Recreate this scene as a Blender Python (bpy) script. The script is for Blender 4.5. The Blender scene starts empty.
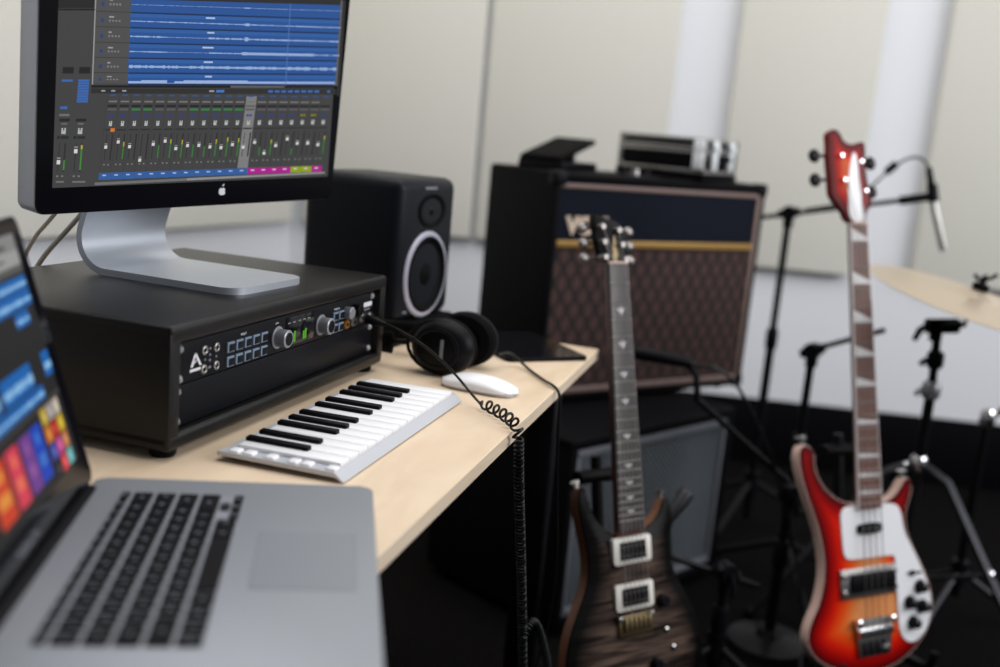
import bpy, bmesh, math, random
from mathutils import Matrix, Vector, Euler
from mathutils.geometry import delaunay_2d_cdt
random.seed(4)
PI = math.pi
S = 0.001            # every length below is in millimetres
DESK = 730.0         # desk-top height above the floor; z = 0 in the numbers below is the desk top
COL = bpy.context.scene.collection


# ------------------------------------------------------------------ materials
def new_mat(name):
    m = bpy.data.materials.new(name)
    m.use_nodes = True
    nt = m.node_tree
    return m, nt, nt.nodes['Principled BSDF']


def pbr(name, col, rough=0.5, metal=0.0, spec=0.5, bump=0.0, bscale=400.0, var=0.0, vscale=30.0, coat=0.0):
    m, nt, b = new_mat(name)
    b.inputs['Base Color'].default_value = (*col, 1)
    b.inputs['Roughness'].default_value = rough
    b.inputs['Metallic'].default_value = metal
    b.inputs['Specular IOR Level'].default_value = spec
    b.inputs['Coat Weight'].default_value = coat
    tc = nt.nodes.new('ShaderNodeTexCoord')
    if bump > 0:
        n = nt.nodes.new('ShaderNodeTexNoise')
        n.inputs['Scale'].default_value = bscale
        n.inputs['Detail'].default_value = 3
        bp = nt.nodes.new('ShaderNodeBump')
        bp.inputs['Strength'].default_value = bump
        bp.inputs['Distance'].default_value = 0.002
        nt.links.new(tc.outputs['Object'], n.inputs['Vector'])
        nt.links.new(n.outputs['Fac'], bp.inputs['Height'])
        nt.links.new(bp.outputs['Normal'], b.inputs['Normal'])
    if var > 0:
        n = nt.nodes.new('ShaderNodeTexNoise')
        n.inputs['Scale'].default_value = vscale
        n.inputs['Detail'].default_value = 4
        mx = nt.nodes.new('ShaderNodeMix')
        mx.data_type = 'RGBA'
        mx.inputs[6].default_value = (*[c * (1 - var) for c in col], 1)
        mx.inputs[7].default_value = (*[min(1, c * (1 + var)) for c in col], 1)
        nt.links.new(tc.outputs['Object'], n.inputs['Vector'])
        nt.links.new(n.outputs['Fac'], mx.inputs[0])
        nt.links.new(mx.outputs[2], b.inputs['Base Color'])
    return m


def srgb(r, g, b):
    f = lambda c: (c / 255 / 12.92) if c / 255 <= 0.04045 else ((c / 255 + 0.055) / 1.055) ** 2.4
    return (f(r), f(g), f(b))


_glow = {}


def glow(rgb, strength=1.0):
    k = (rgb, strength)
    if k not in _glow:
        m, nt, b = new_mat('lit_pixels_%d_%d_%d' % rgb)
        c = srgb(*rgb)
        b.inputs['Base Color'].default_value = (0.004, 0.004, 0.004, 1)
        b.inputs['Roughness'].default_value = 0.35
        b.inputs['Specular IOR Level'].default_value = 0.05
        b.inputs['Emission Color'].default_value = (*c, 1)
        b.inputs['Emission Strength'].default_value = strength
        _glow[k] = m
    return _glow[k]


def math_node(nt, op, a, b=None):
    n = nt.nodes.new('ShaderNodeMath')
    n.operation = op
    for i, v in enumerate((a, b)):
        if v is None:
            continue
        if isinstance(v, (int, float)):
            n.inputs[i].default_value = v
        else:
            nt.links.new(v, n.inputs[i])
    return n.outputs[0]


def lattice_mat(name, base, line, sx, sz, width, rough=0.8, metal=0.0, diamond=True):
    """woven cloth: a lattice of threads over a base colour, in the part's own x/z coordinates"""
    m, nt, b = new_mat(name)
    tc = nt.nodes.new('ShaderNodeTexCoord')
    sp = nt.nodes.new('ShaderNodeSeparateXYZ')
    nt.links.new(tc.outputs['Object'], sp.inputs[0])
    x = math_node(nt, 'DIVIDE', sp.outputs[0], sx)
    z = math_node(nt, 'DIVIDE', sp.outputs[2], sz)
    if diamond:
        u = math_node(nt, 'ADD', x, z)
        v = math_node(nt, 'SUBTRACT', x, z)
    else:
        u, v = x, z
    lu = math_node(nt, 'LESS_THAN', math_node(nt, 'FRACT', u), width)
    lv = math_node(nt, 'LESS_THAN', math_node(nt, 'FRACT', v), width)
    k = math_node(nt, 'MAXIMUM', lu, lv)
    n = nt.nodes.new('ShaderNodeTexNoise')
    n.inputs['Scale'].default_value = 900
    nt.links.new(tc.outputs['Object'], n.inputs['Vector'])
    mx = nt.nodes.new('ShaderNodeMix')
    mx.data_type = 'RGBA'
    mx.inputs[6].default_value = (*base, 1)
    mx.inputs[7].default_value = (*line, 1)
    nt.links.new(k, mx.inputs[0])
    nt.links.new(mx.outputs[2], b.inputs['Base Color'])
    bp = nt.nodes.new('ShaderNodeBump')
    bp.inputs['Strength'].default_value = 0.3
    bp.inputs['Distance'].default_value = 0.001
    nt.links.new(n.outputs['Fac'], bp.inputs['Height'])
    nt.links.new(bp.outputs['Normal'], b.inputs['Normal'])
    b.inputs['Roughness'].default_value = rough
    b.inputs['Metallic'].default_value = metal
    return m


def wood_mat(name, c1, c2, scale=(1.2, 9, 9), rough=0.45, mortise=True):
    m, nt, b = new_mat(name)
    tc = nt.nodes.new('ShaderNodeTexCoord')
    mp = nt.nodes.new('ShaderNodeMapping')
    mp.inputs['Scale'].default_value = scale
    n = nt.nodes.new('ShaderNodeTexNoise')
    n.inputs['Scale'].default_value = 3.0
    n.inputs['Detail'].default_value = 6
    n.inputs['Distortion'].default_value = 0.6
    r = nt.nodes.new('ShaderNodeValToRGB')
    r.color_ramp.elements[0].position = 0.3
    r.color_ramp.elements[0].color = (*c1, 1)
    r.color_ramp.elements[1].position = 0.7
    r.color_ramp.elements[1].color = (*c2, 1)
    nt.links.new(tc.outputs['Object'], mp.inputs[0])
    nt.links.new(mp.outputs[0], n.inputs['Vector'])
    nt.links.new(n.outputs['Fac'], r.inputs[0])
    nt.links.new(r.outputs[0], b.inputs['Base Color'])
    b.inputs['Roughness'].default_value = rough
    return m


def fabric_mat(name, col):
    """stretched burlap: two crossing thread waves"""
    m, nt, b = new_mat(name)
    tc = nt.nodes.new('ShaderNodeTexCoord')
    cols = []
    for sc in ((420, 1, 60), (60, 1, 420)):
        mp = nt.nodes.new('ShaderNodeMapping')
        mp.inputs['Scale'].default_value = sc
        n = nt.nodes.new('ShaderNodeTexNoise')
        n.inputs['Scale'].default_value = 1.0
        n.inputs['Detail'].default_value = 4
        nt.links.new(tc.outputs['Object'], mp.inputs[0])
        nt.links.new(mp.outputs[0], n.inputs['Vector'])
        cols.append(n.outputs['Fac'])
    s = math_node(nt, 'MULTIPLY', math_node(nt, 'ADD', cols[0], cols[1]), 0.5)
    r = nt.nodes.new('ShaderNodeValToRGB')
    r.color_ramp.elements[0].position = 0.3
    r.color_ramp.elements[0].color = (*[c * 0.93 for c in col], 1)
    r.color_ramp.elements[1].position = 0.7
    r.color_ramp.elements[1].color = (*[c * 1.05 for c in col], 1)
    nt.links.new(s, r.inputs[0])
    nt.links.new(r.outputs[0], b.inputs['Base Color'])
    bp = nt.nodes.new('ShaderNodeBump')
    bp.inputs['Strength'].default_value = 0.3
    bp.inputs['Distance'].default_value = 0.002
    nt.links.new(s, bp.inputs['Height'])
    nt.links.new(bp.outputs['Normal'], b.inputs['Normal'])
    b.inputs['Roughness'].default_value = 0.95
    b.inputs['Specular IOR Level'].default_value = 0.1
    return m


def ramp_attr_mat(name, stops, rough=0.15, coat=0.6, flame=None):
    """finish whose colour follows the distance from the body's edge (a sprayed sunburst)"""
    m, nt, b = new_mat(name)
    at = nt.nodes.new('ShaderNodeAttribute')
    at.attribute_name = 'burst'
    r = nt.nodes.new('ShaderNodeValToRGB')
    e = r.color_ramp.elements
    e[0].position, e[0].color = stops[0][0], (*stops[0][1], 1)
    e[1].position, e[1].color = stops[-1][0], (*stops[-1][1], 1)
    for p, c in stops[1:-1]:
        k = e.new(p)
        k.color = (*c, 1)
    nt.links.new(at.outputs['Fac'], r.inputs[0])
    out = r.outputs[0]
    if flame:
        tc = nt.nodes.new('ShaderNodeTexCoord')
        mp = nt.nodes.new('ShaderNodeMapping')
        mp.inputs['Scale'].default_value = flame
        n = nt.nodes.new('ShaderNodeTexNoise')
        n.inputs['Scale'].default_value = 1.0
        n.inputs['Detail'].default_value = 5
        n.inputs['Distortion'].default_value = 1.2
        r2 = nt.nodes.new('ShaderNodeValToRGB')
        r2.color_ramp.elements[0].position = 0.38
        r2.color_ramp.elements[0].color = (0.12, 0.12, 0.12, 1)
        r2.color_ramp.elements[1].position = 0.62
        r2.color_ramp.elements[1].color = (1.25, 1.2, 1.15, 1)
        mx = nt.nodes.new('ShaderNodeMix')
        mx.data_type = 'RGBA'
        mx.blend_type = 'MULTIPLY'
        mx.inputs[0].default_value = 1
        nt.links.new(tc.outputs['Object'], mp.inputs[0])
        nt.links.new(mp.outputs[0], n.inputs['Vector'])
        nt.links.new(n.outputs['Fac'], r2.inputs[0])
        nt.links.new(out, mx.inputs[6])
        nt.links.new(r2.outputs[0], mx.inputs[7])
        out = mx.outputs[2]
    nt.links.new(out, b.inputs['Base Color'])
    b.inputs['Roughness'].default_value = rough
    b.inputs['Coat Weight'].default_value = coat
    b.inputs['Coat Roughness'].default_value = 0.08
    b.inputs['Specular IOR Level'].default_value = 0.12
    return m


M = {}
M['carpet'] = pbr('charcoal_carpet', (0.0055, 0.005, 0.005), 0.95, spec=0.01, bump=0.8, bscale=300, var=0.5, vscale=60)
M['wall_white'] = pbr('white_painted_wall', srgb(226, 228, 234), 0.7, bump=0.05, bscale=200)
M['burlap'] = fabric_mat('cream_burlap', srgb(217, 215, 207))
M['skirting'] = pbr('black_skirting', (0.003, 0.003, 0.004), 0.6, spec=0.04, bump=0.1)
M['birch'] = wood_mat('pale_birch', srgb(210, 186, 158), srgb(224, 203, 177), (2.2, 7, 7), 0.42)
M['birch_edge'] = wood_mat('pale_birch_edge', srgb(214, 193, 167), srgb(229, 211, 188), (2.2, 40, 40), 0.45)
M['alu_light'] = pbr('bright_satin_aluminium', srgb(196, 199, 206), 0.45, 0.35)
M['alu'] = pbr('bead_blasted_aluminium', srgb(190, 195, 203), 0.42, 0.6, bump=0.03, bscale=1500)
M['alu_lap'] = pbr('matt_aluminium', srgb(143, 147, 154), 0.5, 0.5, bump=0.03, bscale=1500)
M['alu_pad'] = pbr('trackpad_glass', srgb(139, 143, 150), 0.42, 0.4)
M['black_glass'] = pbr('black_glass', (0.004, 0.004, 0.006), 0.12, spec=0.35)
M['black'] = pbr('black_plastic', (0.004, 0.004, 0.0055), 0.42, spec=0.1, bump=0.05)
M['black_matt'] = pbr('matt_black', (0.003, 0.003, 0.0035), 0.7, spec=0.05, bump=0.1)
M['black_metal'] = pbr('black_enamel', (0.004, 0.004, 0.005), 0.38, spec=0.14)
M['key_black'] = pbr('black_laptop_key', (0.004, 0.004, 0.005), 0.5, spec=0.1)
M['tolex_top'] = pbr('black_vinyl_covering', (0.0045, 0.0042, 0.0045), 0.34, spec=0.26, bump=0.25, bscale=900)
M['tolex'] = pbr('black_tolex', (0.0035, 0.0035, 0.0045), 0.55, spec=0.05, bump=0.5, bscale=600)
M['panel_blue'] = pbr('blue_black_tolex', (0.006, 0.008, 0.016), 0.55, spec=0.06, bump=0.4, bscale=600)
M['faceplate'] = pbr('black_faceplate', (0.005, 0.0055, 0.008), 0.42, spec=0.12, bump=0.05)
M['white'] = pbr('white_plastic', srgb(238, 238, 242), 0.3)
M['white_paint'] = pbr('white_lettering', srgb(225, 225, 230), 0.5)
M['grey_paint'] = pbr('grey_lettering', srgb(120, 125, 135), 0.5)
M['legend'] = pbr('dim_key_legend', srgb(84, 94, 104), 0.5)
M['ebony'] = pbr('black_piano_key', (0.003, 0.0025, 0.004), 0.35, spec=0.1)
M['chrome'] = pbr('chrome', (0.85, 0.85, 0.87), 0.12, 1.0)
M['nickel'] = pbr('dull_nickel', (0.34, 0.33, 0.32), 0.36, 1.0)
M['knob_grey'] = pbr('grey_knob_metal', srgb(158, 160, 166), 0.38, 0.55)
M['aged_brass'] = pbr('aged_brass', (0.20, 0.15, 0.08), 0.42, 0.9)
M['aged_nickel'] = pbr('aged_nickel', (0.26, 0.24, 0.23), 0.45, 0.9)
M['brass'] = pbr('brass', (0.75, 0.55, 0.25), 0.3, 1.0)
M['gold'] = pbr('gold_strip', srgb(158, 122, 58), 0.45, 0.2)
M['piping'] = pbr('faded_white_piping', srgb(124, 104, 98), 0.6)
M['logo_cream'] = pbr('cream_logo', srgb(218, 196, 176), 0.5)
M['vox_grille'] = lattice_mat('brown_diamond_grille', srgb(72, 49, 47), (0.011, 0.008, 0.008), 0.044, 0.066, 0.27, 0.95)
M['silver_grille'] = lattice_mat('silver_sparkle_grille', srgb(122, 130, 138), srgb(16, 18, 22), 0.015, 0.015, 0.42, 0.7, 0.0)
M['silver_trim'] = pbr('silver_trim', srgb(120, 124, 132), 0.5, 0.3)
M['cone'] = pbr('speaker_cone', (0.003, 0.003, 0.0035), 0.6, spec=0.05)
M['baffle'] = pbr('blue_black_cabinet', (0.005, 0.006, 0.0095), 0.45, spec=0.14, bump=0.05)
M['latch'] = pbr('bright_latch', srgb(232, 236, 240), 0.35, 0.2)
M['ring'] = pbr('silver_ring', srgb(178, 176, 192), 0.4, 0.2)
M['btn_edge'] = pbr('steel_blue_button', srgb(110, 128, 148), 0.4)
M['rubber'] = pbr('black_rubber', (0.0035, 0.0035, 0.004), 0.5, spec=0.08)
M['cable_black'] = pbr('black_cable', (0.004, 0.005, 0.005), 0.4, spec=0.25)
M['cable_grey'] = pbr('grey_cable', srgb(196, 190, 180), 0.5)
M['rosewood'] = wood_mat('rosewood', srgb(88, 52, 42), srgb(124, 78, 64), (30, 30, 4), 0.45)
M['rosewood_dark'] = wood_mat('dark_rosewood', srgb(46, 39, 40), srgb(62, 52, 52), (30, 30, 4), 0.4)
M['maple_neck'] = pbr('lacquered_neck', srgb(84, 44, 32), 0.3, spec=0.3)
M['mahogany'] = wood_mat('mahogany_side', srgb(104, 62, 38), srgb(128, 80, 52), (20, 20, 4), 0.4)
M['cream'] = pbr('cream_binding', srgb(216, 184, 172), 0.4)
M['neck_binding'] = pbr('pale_neck_binding', srgb(204, 196, 196), 0.4)
M['pearl'] = pbr('pearl_inlay', srgb(226, 224, 226), 0.25)
M['bass_back'] = pbr('fireglo_back', srgb(112, 6, 6), 0.3, spec=0.15)
M['bass_top'] = ramp_attr_mat('fireglo_sunburst', [
    (0.0, srgb(56, 2, 6)), (0.08, srgb(92, 2, 5)), (0.24, srgb(156, 6, 5)), (0.44, srgb(208, 28, 7)),
    (0.66, srgb(224, 76, 22)), (0.86, srgb(222, 118, 56)), (1.0, srgb(220, 144, 90))], 0.3, 0.0)
M['bass_head'] = ramp_attr_mat('fireglo_headstock', [
    (0.0, srgb(58, 2, 5)), (0.3, srgb(112, 4, 6)), (0.55, srgb(168, 18, 9)), (0.8, srgb(206, 62, 22)), (1.0, srgb(216, 92, 36))], 0.5, 0.0)
M['prs_top'] = ramp_attr_mat('charcoal_burst_flame', [
    (0.0, (0.002, 0.002, 0.002)), (0.2, (0.004, 0.0035, 0.0035)), (0.45, srgb(62, 51, 46)), (0.7, srgb(86, 71, 64)),
    (1.0, srgb(92, 77, 70))], 0.35, 0.0, flame=(6, 6, 95))
M['head_black'] = pbr('black_headstock', (0.003, 0.003, 0.0035), 0.4, spec=0.08)
M['pickup_cream'] = pbr('white_pickup_ring', srgb(226, 222, 214), 0.4)
M['bronze'] = pbr('cymbal_bronze', srgb(208, 192, 170), 0.36, 0.7, bump=0.05, bscale=60)
M['steel'] = pbr('dark_steel', (0.035, 0.035, 0.04), 0.42, 0.9)
M['mic_silver'] = pbr('silver_microphone', srgb(188, 186, 180), 0.35, 0.6)
M['case_black'] = pbr('black_case_laminate', (0.003, 0.003, 0.004), 0.5, spec=0.08)
M['string'] = pbr('steel_string', (0.30, 0.28, 0.27), 0.45, 0.9)
M['foam'] = pbr('black_foam', (0.004, 0.004, 0.005), 0.95, spec=0.08, bump=0.6, bscale=500)
M['amber'] = pbr('amber_jack', srgb(150, 100, 40), 0.4, 0.4)


# ------------------------------------------------------------------ mesh builder
def frame_from(z, up=None):
    z = Vector(z).normalized()
    up = Vector(up) if up else (Vector((0, 0, 1)) if abs(z.z) < 0.95 else Vector((1, 0, 0)))
    x = up.cross(z).normalized()
    y = z.cross(x)
    return Matrix((x, y, z)).transposed()


class MB:
    """collects shapes, in millimetres, into one mesh"""

    def __init__(self):
        self.bm = bmesh.new()

    def _bevel(self, verts, bev, seg, only=None):
        es = set()
        for v in verts:
            for e in v.link_edges:
                es.add(e)
        if only:
            es = [e for e in es if only(e)]
        bmesh.ops.bevel(self.bm, geom=list(es), offset=bev, segments=seg, affect='EDGES', profile=0.5)

    def box(self, x0, x1, y0, y1, z0, z1, bev=0, seg=2, mi=0, mat=None, only=None):
        n0 = len(self.bm.faces)
        co = [(x0, y0, z0), (x1, y0, z0), (x1, y1, z0), (x0, y1, z0), (x0, y0, z1), (x1, y0, z1), (x1, y1, z1), (x0, y1, z1)]
        vs = [self.bm.verts.new(Vector(c) if mat is None else mat @ Vector(c)) for c in co]
        fs = []
        for f in ((3, 2, 1, 0), (4, 5, 6, 7), (0, 1, 5, 4), (1, 2, 6, 5), (2, 3, 7, 6), (3, 0, 4, 7)):
            fs.append(self.bm.faces.new([vs[i] for i in f]))
        for f in fs:
            f.material_index = mi
        if bev:
            self._bevel(vs, bev, seg, only)
        return self

    def ring_loft(self, rings, mi=0, cap0=True, cap1=True, close=True):
        vr = [[self.bm.verts.new(p) for p in r] for r in rings]
        n = len(vr[0])
        for a, b in zip(vr, vr[1:]):
            for i in range(n if close else n - 1):
                j = (i + 1) % n
                try:
                    f = self.bm.faces.new((a[i], a[j], b[j], b[i]))
                    f.material_index = mi
                except ValueError:
                    pass
        if cap0:
            f = self.bm.faces.new(list(reversed(vr[0])))
            f.material_index = mi
        if cap1:
            f = self.bm.faces.new(vr[-1])
            f.material_index = mi
        return self

    def cyl(self, p0, p1, r0, r1=None, n=20, mi=0, cap=True):
        p0, p1 = Vector(p0), Vector(p1)
        r1 = r0 if r1 is None else r1
        R = frame_from(p1 - p0)
        rings = []
        for p, r in ((p0, r0), (p1, r1)):
            rings.append([p + R @ Vector((r * math.cos(2 * PI * i / n), r * math.sin(2 * PI * i / n), 0)) for i in range(n)])
        return self.ring_loft(rings, mi, cap, cap)

    def lathe(self, prof, c=(0, 0, 0), axis=(0, 0, 1), n=32, mi=0, sx=1.0, sy=1.0, up=None, cap0=False, cap1=False):
        """profile of (radius, height) turned about an axis through c"""
        R = frame_from(axis, up)
        c = Vector(c)
        rings = []
        for r, h in prof:
            r = max(r, 0.01)
            rings.append([c + R @ Vector((sx * r * math.cos(2 * PI * i / n), sy * r * math.sin(2 * PI * i / n), h)) for i in range(n)])
        return self.ring_loft(rings, mi, cap0, cap1)

    def tube(self, pts, r, n=10, mi=0, cap=True, closed=False):
        pts = [Vector(p) for p in pts]
        rings = []
        up = None
        m = len(pts)
        rr = r if hasattr(r, '__len__') else [r] * m
        for i, p in enumerate(pts):
            if closed:
                t = pts[(i + 1) % m] - pts[i - 1]
            else:
                t = (pts[min(i + 1, m - 1)] - pts[max(i - 1, 0)])
            t.normalize()
            if up is None:
                R = frame_from(t)
                up = R.col[1].copy()
            x = up.cross(t).normalized()
            y = t.cross(x)
            up = y
            rings.append([p + rr[i] * (x * math.cos(2 * PI * k / n) + y * math.sin(2 * PI * k / n)) for k in range(n)])
        if closed:
            rings.append(rings[0])
            return self.ring_loft(rings, mi, False, False)
        return self.ring_loft(rings, mi, cap, cap)

    def sphere(self, c, r, s=(1, 1, 1), n=16, mi=0):
        prof = [(r * math.sin(PI * i / n), -r * math.cos(PI * i / n)) for i in range(n + 1)]
        c = Vector(c)
        rings = []
        for a, h in prof:
            a = max(a, 0.01)
            rings.append([c + Vector((s[0] * a * math.cos(2 * PI * i / (n * 2)), s[1] * a * math.sin(2 * PI * i / (n * 2)), s[2] * h)) for i in range(n * 2)])
        return self.ring_loft(rings, mi, True, True)

    def prism(self, outline, f0, f1, mi=0, bev=0, seg=2, caps=(None, None)):
        """outline [(u,v)] carried to 3D by f0 (one face) and f1 (the other)"""
        a = [self.bm.verts.new(f0(u, v)) for u, v in outline]
        b = [self.bm.verts.new(f1(u, v)) for u, v in outline]
        n = len(a)
        for i in range(n):
            j = (i + 1) % n
            f = self.bm.faces.new((a[i], b[i], b[j], a[j]))
            f.material_index = mi
        fa = self.bm.faces.new(a)
        fb = self.bm.faces.new(list(reversed(b)))
        fa.material_index = mi if caps[0] is None else caps[0]
        fb.material_index = mi if caps[1] is None else caps[1]
        if bev:
            es = set()
            for f in (fa, fb):
                es.update(f.edges)
            bmesh.ops.bevel(self.bm, geom=list(es), offset=bev, segments=seg, affect='EDGES', profile=0.5)
        return self

    def quad(self, pts, mi=0):
        f = self.bm.faces.new([self.bm.verts.new(p) for p in pts])
        f.material_index = mi
        return self

    def build(self, name, mats, parent=None, smooth=35, loc=None, rot=None):
        bm = self.bm
        bmesh.ops.recalc_face_normals(bm, faces=bm.faces)
        for v in bm.verts:
            v.co *= S
        me = bpy.data.meshes.new(name)
        bm.to_mesh(me)
        bm.free()
        for m in (mats if isinstance(mats, (list, tuple)) else [mats]):
            me.materials.append(m)
        if smooth:
            me.shade_smooth()
            me.set_sharp_from_angle(angle=math.radians(smooth))
        o = bpy.data.objects.new(name, me)
        COL.objects.link(o)
        if parent:
            o.parent = parent
        if loc is not None:
            o.location = (loc[0] * S, loc[1] * S, loc[2] * S)
        if rot is not None:
            o.rotation_euler = rot
        return o


def W3(x, y, z):
    return Vector((x * S, y * S, (z + DESK) * S))


def tag(o, label=None, cat=None, group=None, kind=None):
    if label:
        o['label'] = label
    if cat:
        o['category'] = cat
    if group:
        o['group'] = group
    if kind:
        o['kind'] = kind
    return o


def thing(name, label, cat, loc=(0, 0, 0), rz=0, group=None, mat=None):
    o = bpy.data.objects.new(name, None)
    o.empty_display_size = 0.05
    COL.objects.link(o)
    if mat is not None:
        o.matrix_world = mat
    else:
        o.location = W3(*loc)
        o.rotation_euler = (0, 0, rz)
    return tag(o, label, cat, group)


def copy_tree(o, parent=None):
    c = o.copy()
    COL.objects.link(c)
    if parent:
        c.parent = parent
    for ch in list(o.children):
        copy_tree(ch, c)
    return c


def text_mesh(name, body, size, mat, parent, M4, extrude=0.2, align='CENTER', bold=0.0, shear=0.0):
    cu = bpy.data.curves.new(name, 'FONT')
    cu.body = body
    cu.size = size * S
    cu.extrude = extrude * S
    cu.offset = bold * S
    cu.shear = shear
    cu.align_x = align
    cu.align_y = 'CENTER'
    t = bpy.data.objects.new(name + '_curve', cu)
    me = bpy.data.meshes.new_from_object(t)
    bpy.data.objects.remove(t)
    bpy.data.curves.remove(cu)
    me.materials.clear()
    me.materials.append(mat)
    me.name = name
    o = bpy.data.objects.new(name, me)
    COL.objects.link(o)
    o.parent = parent
    o.matrix_local = M4
    return o


def face_front(x, y, z):
    """text frame standing in the x/z plane, readable from -y"""
    return Matrix.Translation((x * S, y * S, z * S)) @ Matrix.Rotation(PI / 2, 4, 'X')


def smooth_outline(pts, it=2):
    """Chaikin corner cutting on a closed outline"""
    for _ in range(it):
        out = []
        n = len(pts)
        for i in range(n):
            a, b = pts[i], pts[(i + 1) % n]
            out.append((a[0] * .75 + b[0] * .25, a[1] * .75 + b[1] * .25))
            out.append((a[0] * .25 + b[0] * .75, a[1] * .25 + b[1] * .75))
        pts = out
    return pts


def smooth_path(pts, it=3):
    pts = [Vector(p) for p in pts]
    for _ in range(it):
        out = [pts[0]]
        for a, b in zip(pts, pts[1:]):
            out.append(a * .75 + b * .25)
            out.append(a * .25 + b * .75)
        out.append(pts[-1])
        pts = out
    return pts


# ------------------------------------------------------------------ the room
def structure(name, mb, mat, loc=(0, 0, 0), rz=0):
    o = mb.build(name, mat)
    o.location = W3(*loc)
    o.rotation_euler = (0, 0, rz)
    o['kind'] = 'structure'
    return o


structure('floor', MB().box(-4000, 4500, -4500, 3500, -60, 0), M['carpet'], (0, 0, -DESK))
NX, NY = math.cos(math.radians(10)), math.sin(math.radians(10))
WRZ = math.radians(-80)                       # wall frame: local x runs right along the back wall, local y into it
WO = (2700 * NX, 2700 * NY, -DESK)
structure('wall_back', MB().box(-830, 4200, 0, 120, 0, 2700), M['wall_white'], WO, WRZ)
structure('baseboard_back', MB().box(-795, 4200, -28, 0, 0, 236, 3), M['skirting'], WO, WRZ)
LRZ = math.atan2(-0.143, 0.99)                # left wall: local x runs towards the corner
LO = (2524, 1236, -DESK)
structure('wall_left', MB().box(-5200, 60, 0, 120, 0, 2700), M['wall_white'], LO, LRZ)
structure('baseboard_left', MB().box(-5200, -20, -28, 0, 0, 236, 3), M['skirting'], LO, LRZ)

PZ = DESK - 20


def panel(name, x0, x1, label, loc, rz, z0=PZ, t=38):
    o = MB().box(x0, x1, -t, -0.5, z0, 2650, 9, 3).build(name, M['burlap'])
    o.location = W3(*loc)
    o.rotation_euler = (0, 0, rz)
    return tag(o, label, 'wall panel', 'cream fabric wall panels')


panel('acoustic_panel', -722, -110, 'cream fabric wall panel rising behind the black studio monitor speaker', WO, WRZ)
panel('acoustic_panel', -92, 552, 'cream fabric wall panel rising behind the brown-grille guitar amplifier', WO, WRZ)
panel('acoustic_panel', 750, 1225, 'cream fabric wall panel behind the red bass headstock and boom stand', WO, WRZ)
panel('acoustic_panel', 1432, 2300, 'cream fabric wall panel above the cymbal at the right edge', WO, WRZ)
panel('acoustic_panel', -2600, -40, 'cream fabric wall panel on the left wall behind the computer display', LO, LRZ)

# ------------------------------------------------------------------ desk
desk = thing('desk', 'pale birch wooden desk carrying the computers and audio gear', 'desk', (0, 0, -DESK))
b = MB().box(-720, 856, -228, 500, DESK - 18, DESK, 1.5, 2)
b.build('desk_top', M['birch'], desk)
MB().box(-719, 855, -230.2, -227.6, DESK - 17.6, DESK - 1.2).build('edge_band', M['birch_edge'], desk)
for lx, ly in ((815, -150), (815, 440), (-660, -150), (-660, 440)):
    MB().box(lx - 25, lx + 25, ly - 25, ly + 25, 0, DESK - 18, 3).build('leg', M['black_metal'], desk)
MB().box(-635, 790, 430, 450, DESK - 120, DESK - 18).build('crossbar', M['black_metal'], desk)

# ------------------------------------------------------------------ rack case
RX, RY, RRZ = -53.0, 49.1, -0.0397
rack = thing('rack_case', 'black vinyl-covered equipment rack case under the computer display', 'rack case', (RX, RY, 0), RRZ)
RW, RD, RB, RT = 520, 350, 11, 143.2
b = MB()
outl = [(0, RB), (RW, RB), (RW, RT), (0, RT)]
b.box(0, RW, 0, RD, RT - 20, RT, 5, 3)
b.box(0, RW, 0, RD, RB, RB + 18, 5, 3)
b.box(0, 18.5, 0.5, RD, RB + 6, RT - 8, 2)
b.box(RW - 18.5, RW, 0.5, RD, RB + 6, RT - 8, 2)
b.box(15, RW - 15, RD - 12, RD, RB + 6, RT - 8)
b.build('shell', M['tolex_top'], rack)
b = MB()
for x0, x1 in ((18, 34), (RW - 34, RW - 18)):
    b.box(x0, x1, 17, 26, RB + 17, RT - 19)
b.build('rack_rail', M['black_matt'], rack)
for fx, fy in ((22, 22), (RW - 22, 22), (22, RD - 22), (RW - 22, RD - 22)):
    MB().lathe([(0, 0), (12, 0), (14, 3), (14, RB + 1), (0, RB + 1)], (fx, fy, 0)).build('rubber_foot', M['rubber'], rack)

# blank two-screw panel below the interface
bl = thing('blank_panel', 'plain black blank panel screwed in below the audio interface', 'rack panel', (RX, RY, 0), RRZ)
MB().box(19, RW - 19, 11, 16.5, 30.5, 74.5, 0.8).build('plate', M['faceplate'], bl)


def screw(parent, x, y, z, mat):
    MB().lathe([(0, 3.2), (2.5, 3.2), (4.3, 1.6), (5.2, 0), (5.2, -1), (0, -1)], (x, y, z), (0, -1, 0), 16).build('screw', mat, parent)


for x in (28, RW - 28):
    for z in (36.5, 68.5):
        screw(bl, x, 11, z, M['knob_grey'])

# audio interface, 1U
ai = thing('audio_interface', 'black one-unit rack audio interface with two grey knobs and green meters', 'audio interface', (RX, RY, 0), RRZ)
FY = 10.0
MB().box(19, RW - 19, FY, FY + 6, 76, 120, 0.8).build('faceplate', M['faceplate'], ai)
MB().box(36, RW - 36, FY + 6, 250, 78, 118).build('chassis', M['black_matt'], ai)
for x in (29, RW - 28):
    for z in (82, 114):
        screw(ai, x, FY, z, M['knob_grey'])
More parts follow.
